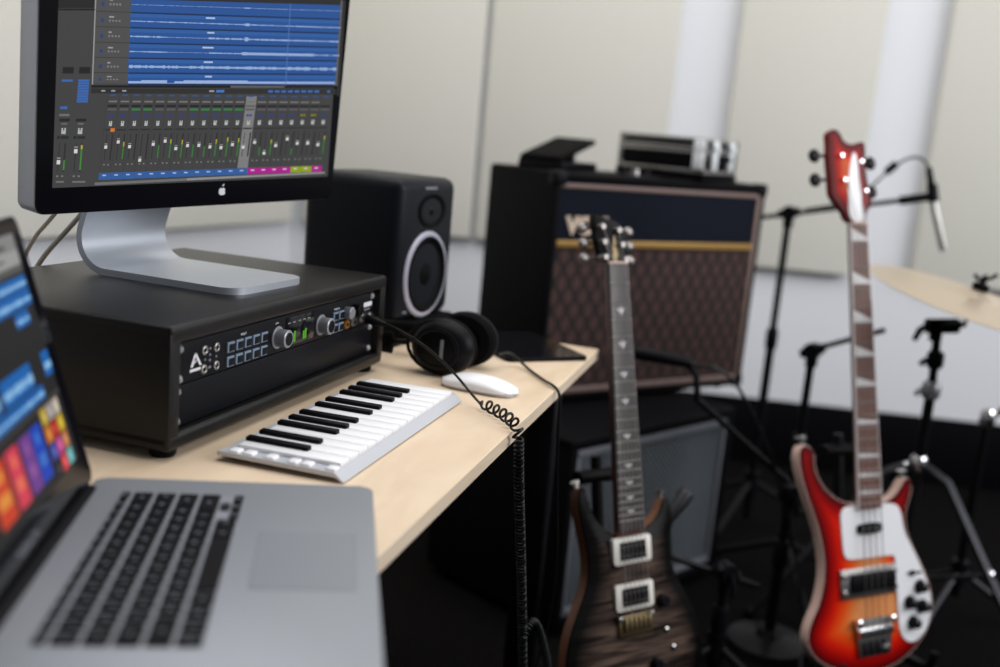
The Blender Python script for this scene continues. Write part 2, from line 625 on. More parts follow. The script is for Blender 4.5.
# A mark
b = MB()
fy = FY - 0.5
q = lambda pts: [Vector((54 + (x - 54) * 0.84 + 4.5, fy, 95 + (z - 95) * 0.84)) for x, z in pts]
b.quad(q([(42, 90), (47, 90), (54, 107), (50, 107)]))
b.quad(q([(61.5, 90), (66, 90), (54, 107), (50, 107)]))
b.quad(q([(47, 93.5), (50, 93.5), (55.5, 97.5), (57, 100)]))
b.quad(q([(41, 84), (66, 84), (66, 87.4), (41, 87.4)]))
b.build('maker_mark', M['white_paint'], ai, smooth=0)
for x, z in ((72.5, 106), (95, 105.5), (72, 85), (95.5, 85)):
    j = MB().lathe([(2.6, -4), (2.6, 2.2), (3.6, 2.6), (5.2, 2.0), (5.8, 0), (5.8, -1)], (x, FY, z), (0, -1, 0), 20).build('indicator_ring', M['nickel'], ai)
b = MB()
for x, z, w in ((84, 106, 1.6), (84, 99, 1.4), (84, 93, 1.8), (84, 85, 2.4), (75, 95, 1.2), (96, 95, 1.2)):
    b.box(x - w, x + w, fy, fy + 0.4, z - 1.2, z + 1.2)
b.build('printed_legend', M['grey_paint'], ai, smooth=0)


def button(x, z, w=14.5, h=12):
    k = MB().box(x - w / 2, x + w / 2, FY - 2.2, FY + 1, z - h / 2, z + h / 2, 0.8).build('push_button', M['btn_edge'], ai)
    MB().box(x - w / 2 + 2.6, x + w / 2 - 0.6, FY - 2.7, FY - 1.5, z - h / 2 + 1.2, z + h / 2 - 2.4, 0.4).build('button_cap', M['faceplate'], k)


for i in range(5):
    button(123 + i * 17.8, 101)
    button(123 + i * 17.8, 84.5)
for i in range(2):
    button(378 + i * 16.5, 100)
    button(378 + i * 16.5, 83.5)
text_mesh('printed_word', 'INPUT', 4.2, M['white_paint'], ai, face_front(150, fy, 111.5), 0.1)


def knob(x, z, r=11.0, d=16):
    k = MB().lathe([(r + 3, -0.5), (r + 3, 1), (r, 1.4), (r, d - 1), (r - 1.2, d), (0, d)], (x, FY, z), (0, -1, 0), 36).build('knob', M['knob_grey'], ai)
    MB().lathe([(r - 3.0, d + 0.15), (r - 3.0, d + 0.5), (0, d + 0.4)], (x, FY, z), (0, -1, 0), 32).build('knob_cap', M['faceplate'], k)


knob(227, 95)
knob(338, 94)
sc = MB().box(246, 318, FY - 0.8, FY + 0.5, 80, 116, 0.5).build('meter_window', M['black_glass'], ai)
b = MB()
for i, (x, h) in enumerate(((261, 11), (266, 14), (289, 11), (294, 13.5))):
    b.box(x, x + 3.8, FY - 1.2, FY - 0.7, 83, 83 + h)
b.build('green_meter', glow((78, 150, 42)), sc, smooth=0)
b = MB()
for x in (250, 262, 276, 288, 300):
    b.box(x, x + 6, FY - 1.2, FY - 0.7, 108, 109.6)
b.build('legend', glow((120, 120, 110)), sc, smooth=0)
text_mesh('printed_word', 'MONITOR', 3.6, M['white_paint'], ai, face_front(381, fy, 109.5), 0.1)
text_mesh('printed_word', 'LEVEL', 3.0, M['white_paint'], ai, face_front(224, fy, 113.0), 0.1)
for x, m in ((410, 'knob_grey'), (436, 'black')):
    MB().lathe([(8.5, -0.5), (8.5, 10), (7.5, 11), (0, 11)], (x, FY, 101), (0, -1, 0), 24).build('small_knob', M[m], ai)
MB().box(466, 492, fy, fy + 0.6, 100.5, 107).build('maker_word', M['white_paint'], ai, smooth=0)
MB().box(468, 486, fy, fy + 0.6, 95.5, 98).build('printed_legend', M['grey_paint'], ai, smooth=0)
for x, z, m in ((412, 84, 'amber'), (435, 84, 'nickel'), (462, 86, 'nickel'), (488, 84, 'nickel')):
    MB().lathe([(3.2, -4), (3.2, 3), (6, 3), (7.5, 0), (7.5, -1)], (x, FY, z), (0, -1, 0), 20).build('jack_socket', M[m], ai)

# ------------------------------------------------------------------ computer display
mon_m = Matrix.Translation(W3(61.27, 306.63, 221.25)) @ Matrix.Rotation(-0.3015, 4, 'Z') @ Matrix.Rotation(-0.0343, 4, 'Y') @ Matrix.Rotation(0.0837, 4, 'X')
disp = thing('computer_display', 'silver computer display showing a recording session above the rack case', 'monitor', mat=mon_m)
DW, DH = 500, 348
b = MB()
rr = 13


def rrect(w, h, r, n=6):
    o = []
    for cx, cy, a0 in ((w - r, r, -90), (w - r, h - r, 0), (r, h - r, 90), (r, r, 180)):
        for i in range(n + 1):
            a = math.radians(a0 + 90 * i / n)
            o.append((cx + r * math.cos(a), cy + r * math.sin(a)))
    return o


ro = rrect(DW, DH, rr)
cx, cz = DW / 2, DH / 2
ins = lambda k: (lambda u, v, y: Vector((cx + (u - cx) * k, y, cz + (v - cz) * k)))
rings = []
for y, k in ((1.2, 0.995), (2.5, 1.0), (33, 1.0), (39, 0.985), (44, 0.93), (48, 0.75), (50, 0.4)):
    rings.append([ins(k)(u, v, y) for u, v in ro])
b.ring_loft(rings)
b.build('housing', M['alu'], disp)
MB().prism(ro, lambda u, v: ins(0.996)(u, v, 0), lambda u, v: ins(0.996)(u, v, 1.6), bev=0.5, seg=1).build('glass_bezel', M['black_glass'], disp)

# screen content: laid out on the panel in its own coordinates, then set a hair in front of the glass
# (u,v) -> panel mm through the panel's four corners
QC = [((52.2, 188.0), (21.7, 31.6)), ((327.6, 176.4), (486.7, 35.7)), ((340.0, 0.0), (477.2, 294.0)), ((58.5, 0.0), (23.5, 241.6))]


def solve_h(q):
    A, B = [], []
    for (x, y), (X, Y) in q:
        A.append([x, y, 1, 0, 0, 0, -X * x, -X * y]); B.append(X)
        A.append([0, 0, 0, x, y, 1, -Y * x, -Y * y]); B.append(Y)
    n = 8
    for i in range(n):
        p = max(range(i, n), key=lambda k: abs(A[k][i]))
        A[i], A[p] = A[p], A[i]; B[i], B[p] = B[p], B[i]
        for k in range(i + 1, n):
            f = A[k][i] / A[i][i]
            for j in range(i, n):
                A[k][j] -= f * A[i][j]
            B[k] -= f * B[i]
    x = [0] * n
    for i in reversed(range(n)):
        x[i] = (B[i] - sum(A[i][j] * x[j] for j in range(i + 1, n))) / A[i][i]
    return x


HH = solve_h(QC)


def scr(u, v):
    d = HH[6] * u + HH[7] * v + 1
    return ((HH[0] * u + HH[1] * v + HH[2]) / d, (HH[3] * u + HH[4] * v + HH[5]) / d)


class Screen:
    """flat user-interface picture: coloured rectangles in layers a few hundredths of a millimetre apart"""

    def __init__(self, fn):
        self.b = MB(); self.mats = []; self.idx = {}; self.fn = fn; self.layer = 0

    def mi(self, rgb):
        if rgb not in self.idx:
            self.idx[rgb] = len(self.mats)
            self.mats.append(glow(rgb))
        return self.idx[rgb]

    def poly(self, pts, rgb, lay):
        self.b.quad([self.fn(u, v, lay) for u, v in pts], self.mi(rgb))

    def build(self, name, parent):
        return self.b.build(name, self.mats, parent, smooth=0)


# interface coordinates: s along the row (0..1 between column edges), rows by interpolation of the left and right edges
ui = Screen(lambda u, v, lay: Vector((scr(u, v)[0], -0.25 - 0.12 * lay, scr(u, v)[1])))


def lerp(a, b, t):
    return a + (b - a) * t


def skew_x(x, y):
    # columns lean a little, like the panel edges
    return x


def row_y(yl, yr, x):
    return lerp(yl, yr, (x - 128) / (336 - 128))


BG = (66, 66, 67)
T = lambda y: 6.3 * (188 - y) / 188.0   # left edge drift with height on the panel
ui.poly([(52.2, 188), (327.6, 176.4), (340.2, -6), (58.7, -6)], BG, 0)


def R(x0, x1, yl0, yr0, yl1, yr1, rgb, lay, lean=None):
    """rectangle between two rows given by their heights at x=128 and x=336; x at row 90, columns lean with the panel"""
    pts = []
    for x, a, c in ((x0, yl0, yr0), (x1, yl0, yr0), (x1, yl1, yr1), (x0, yl1, yr1)):
        k = (90 - row_y(a, c, x))
        xx = x + k * lerp(0.034, 0.068, (x - 58) / 280)
        pts.append((xx, row_y(a, c, xx)))
    ui.poly(pts, rgb, lay)


# header column area and track area
R(92, 128, -4, -4, 85, 85, (78, 78, 78), 1)
R(55.5, 92, -2, -2, 8.6, 10, (40, 40, 41), 1)
R(91.4, 92.6, -4, -2, 84.5, 85, (150, 150, 152), 2)
R(54, 92, 9, 9.4, 10.4, 10.8, (25, 25, 26), 2)
R(127, 334.5, -6, -6, 85, 85.5, (32, 50, 86), 1)
tr = [(-6, -1.5), (12.4, 19.2), (27.5, 33.2), (43, 47.2), (58, 61), (73, 74.5), (84.2, 85)]
for i in range(6):
    (a, c), (d, e) = tr[i], tr[i + 1]
    R(127, 334.5, a + 0.9, c + 0.9, d - 0.7, e - 0.7, (43, 82, 146), 2)
    R(127, 334.5, a + 0.9, c + 0.9, a + 4.5, c + 4.3, (50, 93, 158), 3)
    if i:
        R(200 + 2 * (i % 3), 211, a + 2.2, c + 2.2, a + 3.8, c + 3.8, (170, 190, 222), 4)
    # waveform
    x = 127.5
    rnd = random.Random(10 + i)
    amp = (0.25, 0.6, 0.9, 0.7, 1.7, 0)[i]
    while x < 334:
        w = rnd.uniform(1.2, 3.2)
        mida = lerp(a, d, 0.56); midc = lerp(c, e, 0.60)
        if i == 5:
            h0 = 3.2 if not (165 < x < 173) else 0.6
            if 182 > x > 166 or x < 140 or x > 245:
                h0 *= 0.7
            R(x, x + w, d - 0.9 - h0, e - 1.0 - h0, d - 0.9, e - 1.0, (150, 174, 214), 5)
        else:
            h0 = amp * rnd.uniform(0.35, 1.0)
            if abs(x - 242) < 3 and i < 4:
                h0 = amp * 2.2
            if i in (2, 3) and 165 < x < 205:
                h0 *= 0.3
            if i == 3 and 243 < x < 310:
                h0 = 1.3
            R(x, x + w, mida - h0, midc - h0, mida + h0, midc + h0, (144, 170, 210), 5)
        x += w
    # track header writing
    R(98, 101, lerp(a, d, .45), lerp(c, e, .45), lerp(a, d, .7), lerp(c, e, .7), (46, 66, 120), 2)
    R(106, 109 + i % 2 * 2, lerp(a, d, .28), lerp(c, e, .28), lerp(a, d, .38), lerp(c, e, .38), (150, 150, 150), 3)
    for k in range(4):
        R(106 + k * 3.2, 107.8 + k * 3.2, lerp(a, d, .52), lerp(c, e, .52), lerp(a, d, .64), lerp(c, e, .64), (122, 122, 122), 3)
    R(92.8, 127, d - 0.5, e - 0.5, d + 0.2, e + 0.2, (56, 56, 56), 2)
R(127, 334.5, -6, -6, -1, 5.0, (44, 44, 45), 4)
R(284.5, 285.2, 0, 5, 85, 85.5, (88, 118, 172), 6)
R(334.5, 336.6, -4, 0, 85, 86, (92, 92, 94), 3)
R(336.6, 339.5, -4, 0, 96, 96, (46, 46, 47), 3)
# scroll strip and toolbar of the mixer
R(91, 334, 85.2, 85.8, 87.6, 88, (30, 30, 31), 3)
R(230, 284, 85.4, 86, 87.4, 87.8, (92, 92, 92), 4)
R(91, 336, 88.4, 88.8, 93.4, 94.2, (48, 48, 49), 3)
for x in (101, 111, 122):
    R(x, x + 4, 90, 90.4, 91.6, 92, (150, 150, 150), 4)
R(209, 214, 90, 90.4, 91.8, 92.2, (150, 150, 150), 4)
R(216, 224, 89.7, 90.1, 92.2, 92.6, (66, 118, 190), 4)
for i in range(8):
    R(268 + i * 6.6, 272.8 + i * 6.6, 89.9, 90.3, 92.2, 92.6, (62, 104, 172), 4)
R(327, 330, 89.9, 90.3, 92.2, 92.6, (62, 104, 172), 4)

# mixer channels
cx_ = [110.2]
for i in range(21):
    cx_.append(cx_[-1] + 11.95 - 0.085 * i)
names = [(52, 92, 154)] * 13 + [(168, 34, 136)] * 4 + [(136, 158, 28)] * 2 + [(168, 34, 136)] * 3
mixl = lambda v: v
for i, x in enumerate(cx_):
    w = 11.6 - 0.085 * i
    t = (x - 110) / 215

    def C(x0, x1, y0, y1, rgb, lay, x=x):
        s0 = 0.985
        f = lambda y: 110 + (y - 110) * (1 - 0.115 * (x - 110) / 215)   # rows close up a little to the right
        pts = []
        for xx, yy in ((x0, y0), (x1, y0), (x1, y1), (x0, y1)):
            y2 = f(yy)
            xl = x + xx + (123 - y2) * lerp(0.11, 0.14, t)
            pts.append((xl, y2))
        ui.poly(pts, rgb, lay)
    if x > 326:
        break
    hl = (i == 12)
    if hl:
        C(-w / 2, w / 2, 95, 172.5, (122, 122, 123), 3)
    C(-w / 2 - .3, -w / 2 + 0.1, 96, 172, (58, 58, 59), 4)
    C(-3.4, 2.2, 94.4, 95.8, (52, 82, 140), 4)
    if i < 19:
        C(-4.2, 4.2, 100.6, 102.2, (112, 112, 113), 4)
    C(-4.6, 4.6, 104.6, 107, (40, 40, 41) if not hl else (96, 96, 97), 4)
    C(-4.3, 4.3, 108.4, 110.4, (52, 126, 66) if i in (2, 3, 7, 8, 9, 10, 11) else (88, 88, 89), 4)
    C(-2.8, -0.4, 114.6, 116.8, (46, 64, 128) if i not in (17, 18) else (130, 122, 28), 4)
    C(0.2, 2.4, 114.6, 116.8, (46, 64, 128) if i not in (17, 18) else (130, 122, 28), 4)
    C(-1.5, 1.5, 121, 126, (176, 178, 176), 5)
    C(-0.5, 0.3, 120.4, 123, (80, 82, 80), 6)
    C(-4.6, 4.6, 129, 130.6, (50, 50, 51), 4)
    if i == 0:
        C(0.6, 4.8, 128.2, 131.6, (214, 118, 34), 6)
    # fader slot, cap and meter
    C(-2.5, -1.9, 134, 160, (44, 44, 45), 4)
    C(2.8, 4.2, 134, 160, (46, 48, 46), 4)
    rnd = random.Random(100 + i)
    fy_ = {3: 161, 14: 157, 12: 150}.get(i, rnd.choice((145, 147, 149, 150, 142)))
    C(-3.6, -0.8, fy_ - 3.6, fy_ - 2.6, (140, 140, 140), 5)
    C(-3.6, -0.8, fy_ - 1.6, fy_ + 1.6, (206, 206, 206), 6)
    lv = {1: 142, 4: 146, 5: 140, 6: 141, 9: 141, 10: 139, 11: 140, 13: 150, 14: 142, 16: 152, 19: 139, 7: 146, 2: 160, 8: 148}.get(i, 160)
    if lv < 159:
        C(2.9, 4.1, lv, 159.5, (58, 120, 52), 5)
        if lv < 144:
            C(2.9, 4.1, lv, lv + 4.5, (170, 160, 40), 6)
    C(-2.8, -1.2, 164, 165.4, (118, 118, 118), 4)
    C(1.4, 3.0, 164, 165.4, (118, 118, 118), 4)
    C(-w / 2 - .1, w / 2 + .1, 172.8 - 0.0, 179.6, names[i], 4)
    C(-2.4, 1.2, 174.6, 176, (160, 178, 214) if i < 13 else (214, 190, 210), 5)
R(98, 330, 180.9, 171.2, 183.5, 172.9, (108, 108, 109), 4)
R(191, 330, 180.9, 171.2, 183.4, 172.8, (140, 140, 141), 5)
# inspector strips at the left
for k, x in enumerate((64.0, 80.5)):
    def D(x0, x1, y0, y1, rgb, lay):
        pts = []
        for xx, yy in ((x0, y0), (x1, y0), (x1, y1), (x0, y1)):
            pts.append((x + xx + (123 - yy) * 0.075, yy))
        ui.poly(pts, rgb, lay)
    D(-5.5, 5.5, 67, 73.5, (38, 38, 39), 3)
    for j in range(1 if k == 0 else 9):
        D(-5.6, 5.4, 79.5 + j * 2.6, 81.6 + j * 2.6, (60, 102, 172), 3)
    if k == 0:
        D(-5.2, 2.0, 106.4, 109, (60, 102, 172), 3)
        D(-5.5, 4.5, 114, 116, (112, 112, 112), 3)
    D(-5.2, 5.4, 118.6, 121.4, (40, 40, 41), 3)
    D(-3, 3, 123, 124.6, (104, 104, 104), 3)
    D(-2.2, 2.2, 128, 134, (172, 174, 172), 3)
    D(-0.7, 0.5, 127, 130.5, (70, 72, 70), 4)
    D(-6, -3.5, 136, 138.8, (40, 40, 41), 3)
    D(-2.6, 5.6, 136, 138.8, (44, 48, 42), 3)
    D(-3.3, -2.6, 143, 172, (44, 44, 45), 3)
    D(1.8, 3.6, 143, 172, (48, 50, 48), 3)
    yk = 162 if k == 0 else 151
    D(-4.6, -1.2, yk - 4.6, yk - 3.4, (150, 150, 150), 4)
    D(-4.6, -1.2, yk - 2, yk + 2.2, (208, 208, 208), 4)
    lv = 160 if k == 0 else 145
    D(1.9, 3.5, lv, 170, (66, 132, 56), 4)
    if k:
        D(1.9, 3.5, lv, lv + 4, (188, 172, 44), 5)
    D(-4, -2, 175.4, 177, (120, 120, 120), 3)
    D(1, 3, 175.4, 177, (120, 120, 120), 3)
    D(-4, 4 + 5 * k, 181, 182.6, (112, 112, 112), 3)
# the upper part of the panel: more tracks and the control bar
def PM(pts, rgb, lay):
    ui.b.quad([Vector((x, -0.25 - 0.12 * lay, h)) for x, h in pts], ui.mi(rgb))


p0, p1 = scr(58.7, -5.5), scr(340.2, -5.5)
PM([p0, p1, (478, 322), (22, 322)], BG, 0.2)
tl, tr_ = scr(130.5, -5.2), scr(340.4, -1.2)
tl2, tr2 = (tl[0] + 1, 304), (tr_[0], 304)
for i in range(4):
    a0, a1 = i / 4 + 0.012, (i + 1) / 4 - 0.012
    L0 = (tl[0], lerp(tl[1], tl2[1], a0)); L1 = (tl[0], lerp(tl[1], tl2[1], a1))
    R0 = (tr_[0], lerp(tr_[1], tr2[1], a0)); R1 = (tr_[0], lerp(tr_[1], tr2[1], a1))
    if i < 3:
        PM([L0, R0, R1, L1], (43, 82, 146), 4.5)
        for k in range(40):
            f0, f1 = k / 40, (k + 1) / 40
            hh = random.uniform(0.02, 0.10)
            PM([(lerp(L0[0], R0[0], f), lerp(lerp(L0[1], L1[1], v), lerp(R0[1], R1[1], v), f)) for f, v in ((f0, .42 - hh), (f1, .42 - hh), (f1, .42 + hh), (f0, .42 + hh))], (144, 170, 210), 5.5)
    else:
        PM([L0, R0, R1, L1], (44, 44, 45), 4.5)
PM([(22, 305), (478, 305), (478, 322), (22, 322)], (96, 96, 98), 4.6)
PM([(190, 308), (310, 308), (310, 319), (190, 319)], (36, 44, 52), 5.2)
for k in range(7):
    PM([(60 + k * 16, 309), (70 + k * 16, 309), (70 + k * 16, 318), (60 + k * 16, 318)], (130, 130, 132), 5.2)
ui.build('screen_image', disp)

# fruit mark on the chin
b = MB()
ap = []
for i in range(28):
    a = 2 * PI * i / 28
    r = 6.0 + 0.7 * math.cos(2 * a) * 0.6
    x, z = r * 0.92 * math.cos(a), r * math.sin(a)
    if math.sin(a) > 0.9:
        z -= 1.4 * (math.sin(a) - 0.9) / 0.1
    if math.sin(a) < -0.92:
        z += 0.9 * (abs(math.sin(a)) - 0.92) / 0.08
    bx, bz = x - 7.6, z - 0.8
    if math.hypot(bx, bz) < 3.2:
        x = 7.6 - math.sqrt(max(0, 3.2 ** 2 - bz * bz))
    ap.append((x, z))
fa = lambda y: (lambda u, v: Vector((278.5 + u, y, 19.3 + v)))
b.prism(ap, fa(-0.6), fa(0.1))
leaf = [(0.2, 6.6), (1.3, 7.2), (2.6, 8.8), (2.8, 10.4), (1.4, 9.8), (0.4, 8.4)]
b.prism(leaf, fa(-0.6), fa(0.1))
b.build('fruit_mark', M['white_paint'], disp, smooth=0)

# bent-plate stand, its own frame: x across, y away, z up from the rack top
inv_disp = mon_m.inverted()


def stand_part():
    st_m = Matrix.Translation(W3(226, 86, RT)) @ Matrix.Rotation(-0.09, 4, 'Z')
    prof = []
    t = 8.5
    ctr = []
    for y in (0, 60, 120, 170, 196):
        ctr.append((y, t / 2))
    cy0, cz0, r = 196, 40 + t / 2, 40
    for i in range(1, 15):
        a = math.radians(-90 + i * (108) / 14)
        ctr.append((cy0 + r * math.cos(a), cz0 + r * math.sin(a)))
    yl, zl = ctr[-1]
    ang = math.radians(-90 + 108 + 90)
    for k in (20, 60, 95):
        ctr.append((yl + k * math.cos(ang), zl + k * math.sin(ang)))
    b = MB()
    n = len(ctr)
    rings = []
    for i, (y, z) in enumerate(ctr):
        y0, z0 = ctr[max(i - 1, 0)]
        y1, z1 = ctr[min(i + 1, n - 1)]
        l = math.hypot(y1 - y0, z1 - z0)
        ny, nz = -(z1 - z0) / l, (y1 - y0) / l
        w = (56 if i == 0 else 80)
        h = t / 2
        ring = []
        for sx_, sn in ((-1, -1), (1, -1), (1, 1), (-1, 1)):
            ring.append(Vector((sx_ * w, y + ny * h * sn, z + nz * h * sn)))
        rings.append(ring)
        if i == 0:
            for yy, ww in ((4, 68), (11, 75), (22, 80)):
                rings.append([Vector((sx_ * ww, yy, h + h * sn)) for sx_, sn in ((-1, -1), (1, -1), (1, 1), (-1, 1))])
    b.ring_loft(rings)
    o = b.build('stand', M['alu'], disp, smooth=30)
    o.matrix_local = inv_disp @ st_m
    return o


stand_part()

# two grey leads hanging behind the display
def cable(name, pts, r, mat, label, cat='cable', group=None, it=3, n=8):
    o = MB().tube([Vector((x, y, z + DESK)) for x, y, z in smooth_path(pts, it)], r, n).build(name, mat, smooth=60)
    return tag(o, label, cat, group)


cable('display_cable', [(197, 333, 236), (198, 342, 219), (200, 368, 192), (199, 415, 142), (199, 432, 100), (199, 440, 50), (199, 442, 2.5)], 3.4, M['cable_grey'],
      'grey cable nearer the stand running down behind the display', group='display cables')
cable('display_cable', [(180, 352, 240), (186, 368, 222), (194, 396, 197), (201, 426, 170), (203, 455, 115), (203, 464, 60), (203, 466, 2.5)], 2.8, M['cable_grey'],
      'grey cable nearer the laptop running down behind the display', group='display cables')

# ------------------------------------------------------------------ laptop
LYAW = 0.4207
lap = thing('laptop', 'silver laptop with black keys open at the near left of the desk', 'laptop', (-175.0, 42.66, 0), LYAW)
LT = 24.9     # height of the keyboard deck
LW, LD = 364, 248.4
# local: x = -a (a measured from the far edge), y = -b (b measured from the hinge)
P = lambda a, bb, z: Vector((-a, -bb, z))
ro = rrect(LW, LD, 11)
MB().prism(ro, lambda u, v: P(u, v, LT), lambda u, v: P(u, v, 5), bev=1.6, seg=2).build('base', M['alu_lap'], lap)
for a, bb in ((30, 25), (LW - 30, 25), (30, LD - 40), (LW - 30, LD - 40)):
    MB().lathe([(0, 0), (7, 0), (8, 1.5), (8, 6), (0, 6)], (-a, -bb, 0)).build('rubber_foot', M['rubber'], lap)
# front finger notch light and side
MB().box(-46, -43, -LD - 0.3, -LD + 2, 12, 14.5).build('sleep_light', glow((200, 204, 214)), lap)
# trackpad with seam
MB().prism(rrect(105, 76, 4), lambda u, v: P(118 + u, 155 + v, LT + 0.25), lambda u, v: P(118 + u, 155 + v, LT - 0.6)).build('trackpad', M['alu_pad'], lap)
b = MB()
for x0, x1, y0, y1 in ((117, 224, 154, 155), (117, 224, 231, 232), (117, 118, 155, 231), (223, 224, 155, 231)):
    b.box(-x1, -x0, -y1, -y0, LT - 0.2, LT + 0.12)
b.build('trackpad_seam', M['grey_paint'], lap)
# keyboard: rows from hinge to front
KM, KO, KW, KH = 37.5, 29.0, 274.0, 106.0
b = MB().box(-(KM + KW), -KM, -(KO + KH), -KO, LT - 0.3, LT + 0.1)
kwell = b.build('keyboard_well', M['alu_lap'], lap)
pitch = KW / 14.45
rows = [[1.02] * 14, [1.0] * 13 + [1.45], [1.45] + [1.0] * 13, [1.72] + [1.0] * 11 + [1.72], [2.25] + [1.0] * 10 + [2.2], None]
rh = [10.5, 19.1, 19.1, 19.1, 19.1, 19.1]
y = KO
for ri, row in enumerate(rows):
    h = rh[ri]
    if row is None:
        row = [1.0, 1.0, 1.0, 1.25, 5.0, 1.25, 1.0]
    tot = sum(row)
    span = 14.45 if ri < 5 else 11.45
    x = 0.0      # measured from the LEFT (near) end
    for wk in row:
        wmm = wk / tot * span * pitch
        a1 = KM + KW - x
        a0 = a1 - wmm
        MB().box(-a1 + 1.6, -a0 - 1.6, -(y + h) + 1.6, -y - 1.6, LT, LT + 1.6, 0.7, 1).build('key', M['key_black'], lap)
        x += wmm
    if ri == 5:
        for kx, yy0, yy1 in ((0, 0.5, 1), (1, 0.5, 1), (1, 0, 0.5), (2, 0.5, 1)):
            a1 = KM + KW - (11.45 + kx) * pitch
            a0 = a1 - pitch
            MB().box(-a1 + 1.6, -a0 - 1.6, -(y + h * yy1) + 0.9, -(y + h * yy0) - 0.9, LT, LT + 1.6, 0.7, 1).build('key', M['key_black'], lap)
    y += h
b = MB()
rnd = random.Random(3)
for k_ in [o_ for o_ in lap.children if o_.name.split('.')[0] == 'key']:
    cs_ = [Vector(c_) / S for c_ in k_.bound_box]
    kx = sum(c_.x for c_ in cs_) / 8; ky = sum(c_.y for c_ in cs_) / 8
    if max(c_.x for c_ in cs_) - min(c_.x for c_ in cs_) > 60:
        continue
    w_ = rnd.uniform(1.2, 2.2)
    b.box(kx - w_, kx + w_, ky - 1.6, ky + 1.6, LT + 1.55, LT + 1.66)
tag(b.build('key_legends', M['legend'], lap, smooth=0), kind='stuff')
# hinge and lid
LTILT = math.radians(16)


def lidp(a, h, d=0.0):
    """a from the far edge, h up the lid, d out of the lid's front face"""
    return Vector((-a, 2 - h * -1 * 0 + 0, 0)) if False else Vector((-a, 2 + h * math.sin(LTILT) - d * math.cos(LTILT), LT - 4 + h * math.cos(LTILT) + d * math.sin(LTILT)))


MB().cyl((-30, -1, LT - 3), (-(LW - 30), -1, LT - 3), 6.5, n=20).build('hinge', M['black'], lap)
ro = rrect(LW, LD - 6, 10)
lid = MB().prism(ro, lambda u, v: lidp(u, v + 3, -1.2), lambda u, v: lidp(u, v + 3, -6.5), bev=1.5).build('lid', M['alu_lap'], lap)
MB().prism(ro, lambda u, v: lidp(u, v + 3, 0), lambda u, v: lidp(u, v + 3, -1.4), bev=0.4, seg=1).build('glass_bezel', M['black_glass'], lap)
ls = Screen(lambda a, h, lay: lidp(a, h, 0.2 + 0.12 * lay))


def LR_(a0, a1, h0, h1, rgb, lay):
    if lay and h1 < 200 and a1 < 260:
        a0, a1 = a0 - 4, a1 - 4
    ls.poly([(a0, h0), (a1, h0), (a1, h1), (a0, h1)], rgb, lay)


LR_(22, 342, 31, 232, (38, 38, 39), 0)
LR_(22, 342, 218, 232, (128, 128, 126), 1)
LR_(22, 342, 206, 218, (150, 150, 148), 1)
LR_(22, 342, 200, 206, (84, 84, 84), 1)
LR_(50, 90, 221, 224, (70, 70, 70), 2)
LR_(60, 84, 211, 213, (80, 80, 80), 2)
for h0, h1, a0, a1 in ((186, 197, 27, 230), (172, 185, 27, 230), (158, 170, 44, 78), (158, 168, 150, 230), (110, 131, 78, 152), (110, 131, 26, 46), (110, 131, 160, 240), (97, 108, 62, 240)):
    LR_(a0, a1, h0, h1, (28, 96, 168), 1)
    n = int((a1 - a0) / 3)
    rnd = random.Random(int(h0 * 7 + a0))
    for i in range(n):
        hh = rnd.uniform(.06, .2) * (h1 - h0)
        mid = lerp(h0, h1, .4)
        LR_(a0 + i * 3, a0 + i * 3 + 3, mid - hh, mid + hh, (132, 180, 220), 2)
LR_(22, 342, 92, 96, (58, 58, 58), 1)
# vertical colour tiles
for a0, a1, c1, c2 in ((154, 180, (206, 62, 84), (222, 108, 84)), (123, 148, (108, 62, 138), (136, 82, 150)), (96, 121, (34, 66, 176), (60, 112, 190)), (186, 220, (196, 64, 40), (216, 140, 60))):
    LR_(a0, a1, 40, 85, c1, 1)
    LR_(a0 + 5, a1 - 5, 52, 62, c2, 2)
    LR_(a0 + 8, a1 - 8, 70, 79, c2, 2)
pal = [[(176, 150, 60), (150, 140, 140), (176, 166, 150)], [(190, 110, 40), (170, 40, 36), (186, 158, 40)], [(60, 70, 150), (180, 70, 130), (176, 110, 70)], [(36, 36, 40), (196, 64, 70), (96, 160, 160)]]
for r_ in range(4):
    for c_ in range(3):
        a1 = 88 - c_ * 17.5
        h1 = 91 - r_ * 15
        LR_(a1 - 16, a1, h1 - 13.6, h1, pal[r_][c_], 1)
        LR_(a1 - 11, a1 - 5, h1 - 10, h1 - 4, tuple(min(255, v + 40) for v in pal[r_][c_]), 2)
ls.build('screen_image', lap)
Lm = Matrix(((-1, 0, 0, 0), (0, math.sin(LTILT), -math.cos(LTILT), 0), (0, math.cos(LTILT), math.sin(LTILT), 0), (0, 0, 0, 1)))
tm = Matrix.Identity(4)
px = lidp(182, 17, 0.3) * S
ax = Vector((1, 0, 0)); ay = Vector((0, math.sin(LTILT), math.cos(LTILT))); az = ax.cross(ay)
tm = Matrix(((ax.x, ay.x, az.x, px.x), (ax.y, ay.y, az.y, px.y), (ax.z, ay.z, az.z, px.z), (0, 0, 0, 1)))
text_mesh('maker_word', 'MacBook Pro', 9, M['grey_paint'], lap, tm, 0.05)

# ------------------------------------------------------------------ piano keyboard
KYAW = -0.0076
kb = thing('midi_keyboard', 'slim silver two-octave music keyboard with white keys on the desk', 'music keyboard', (0, 0, 0), KYAW)
KL = 118.7
b = MB()
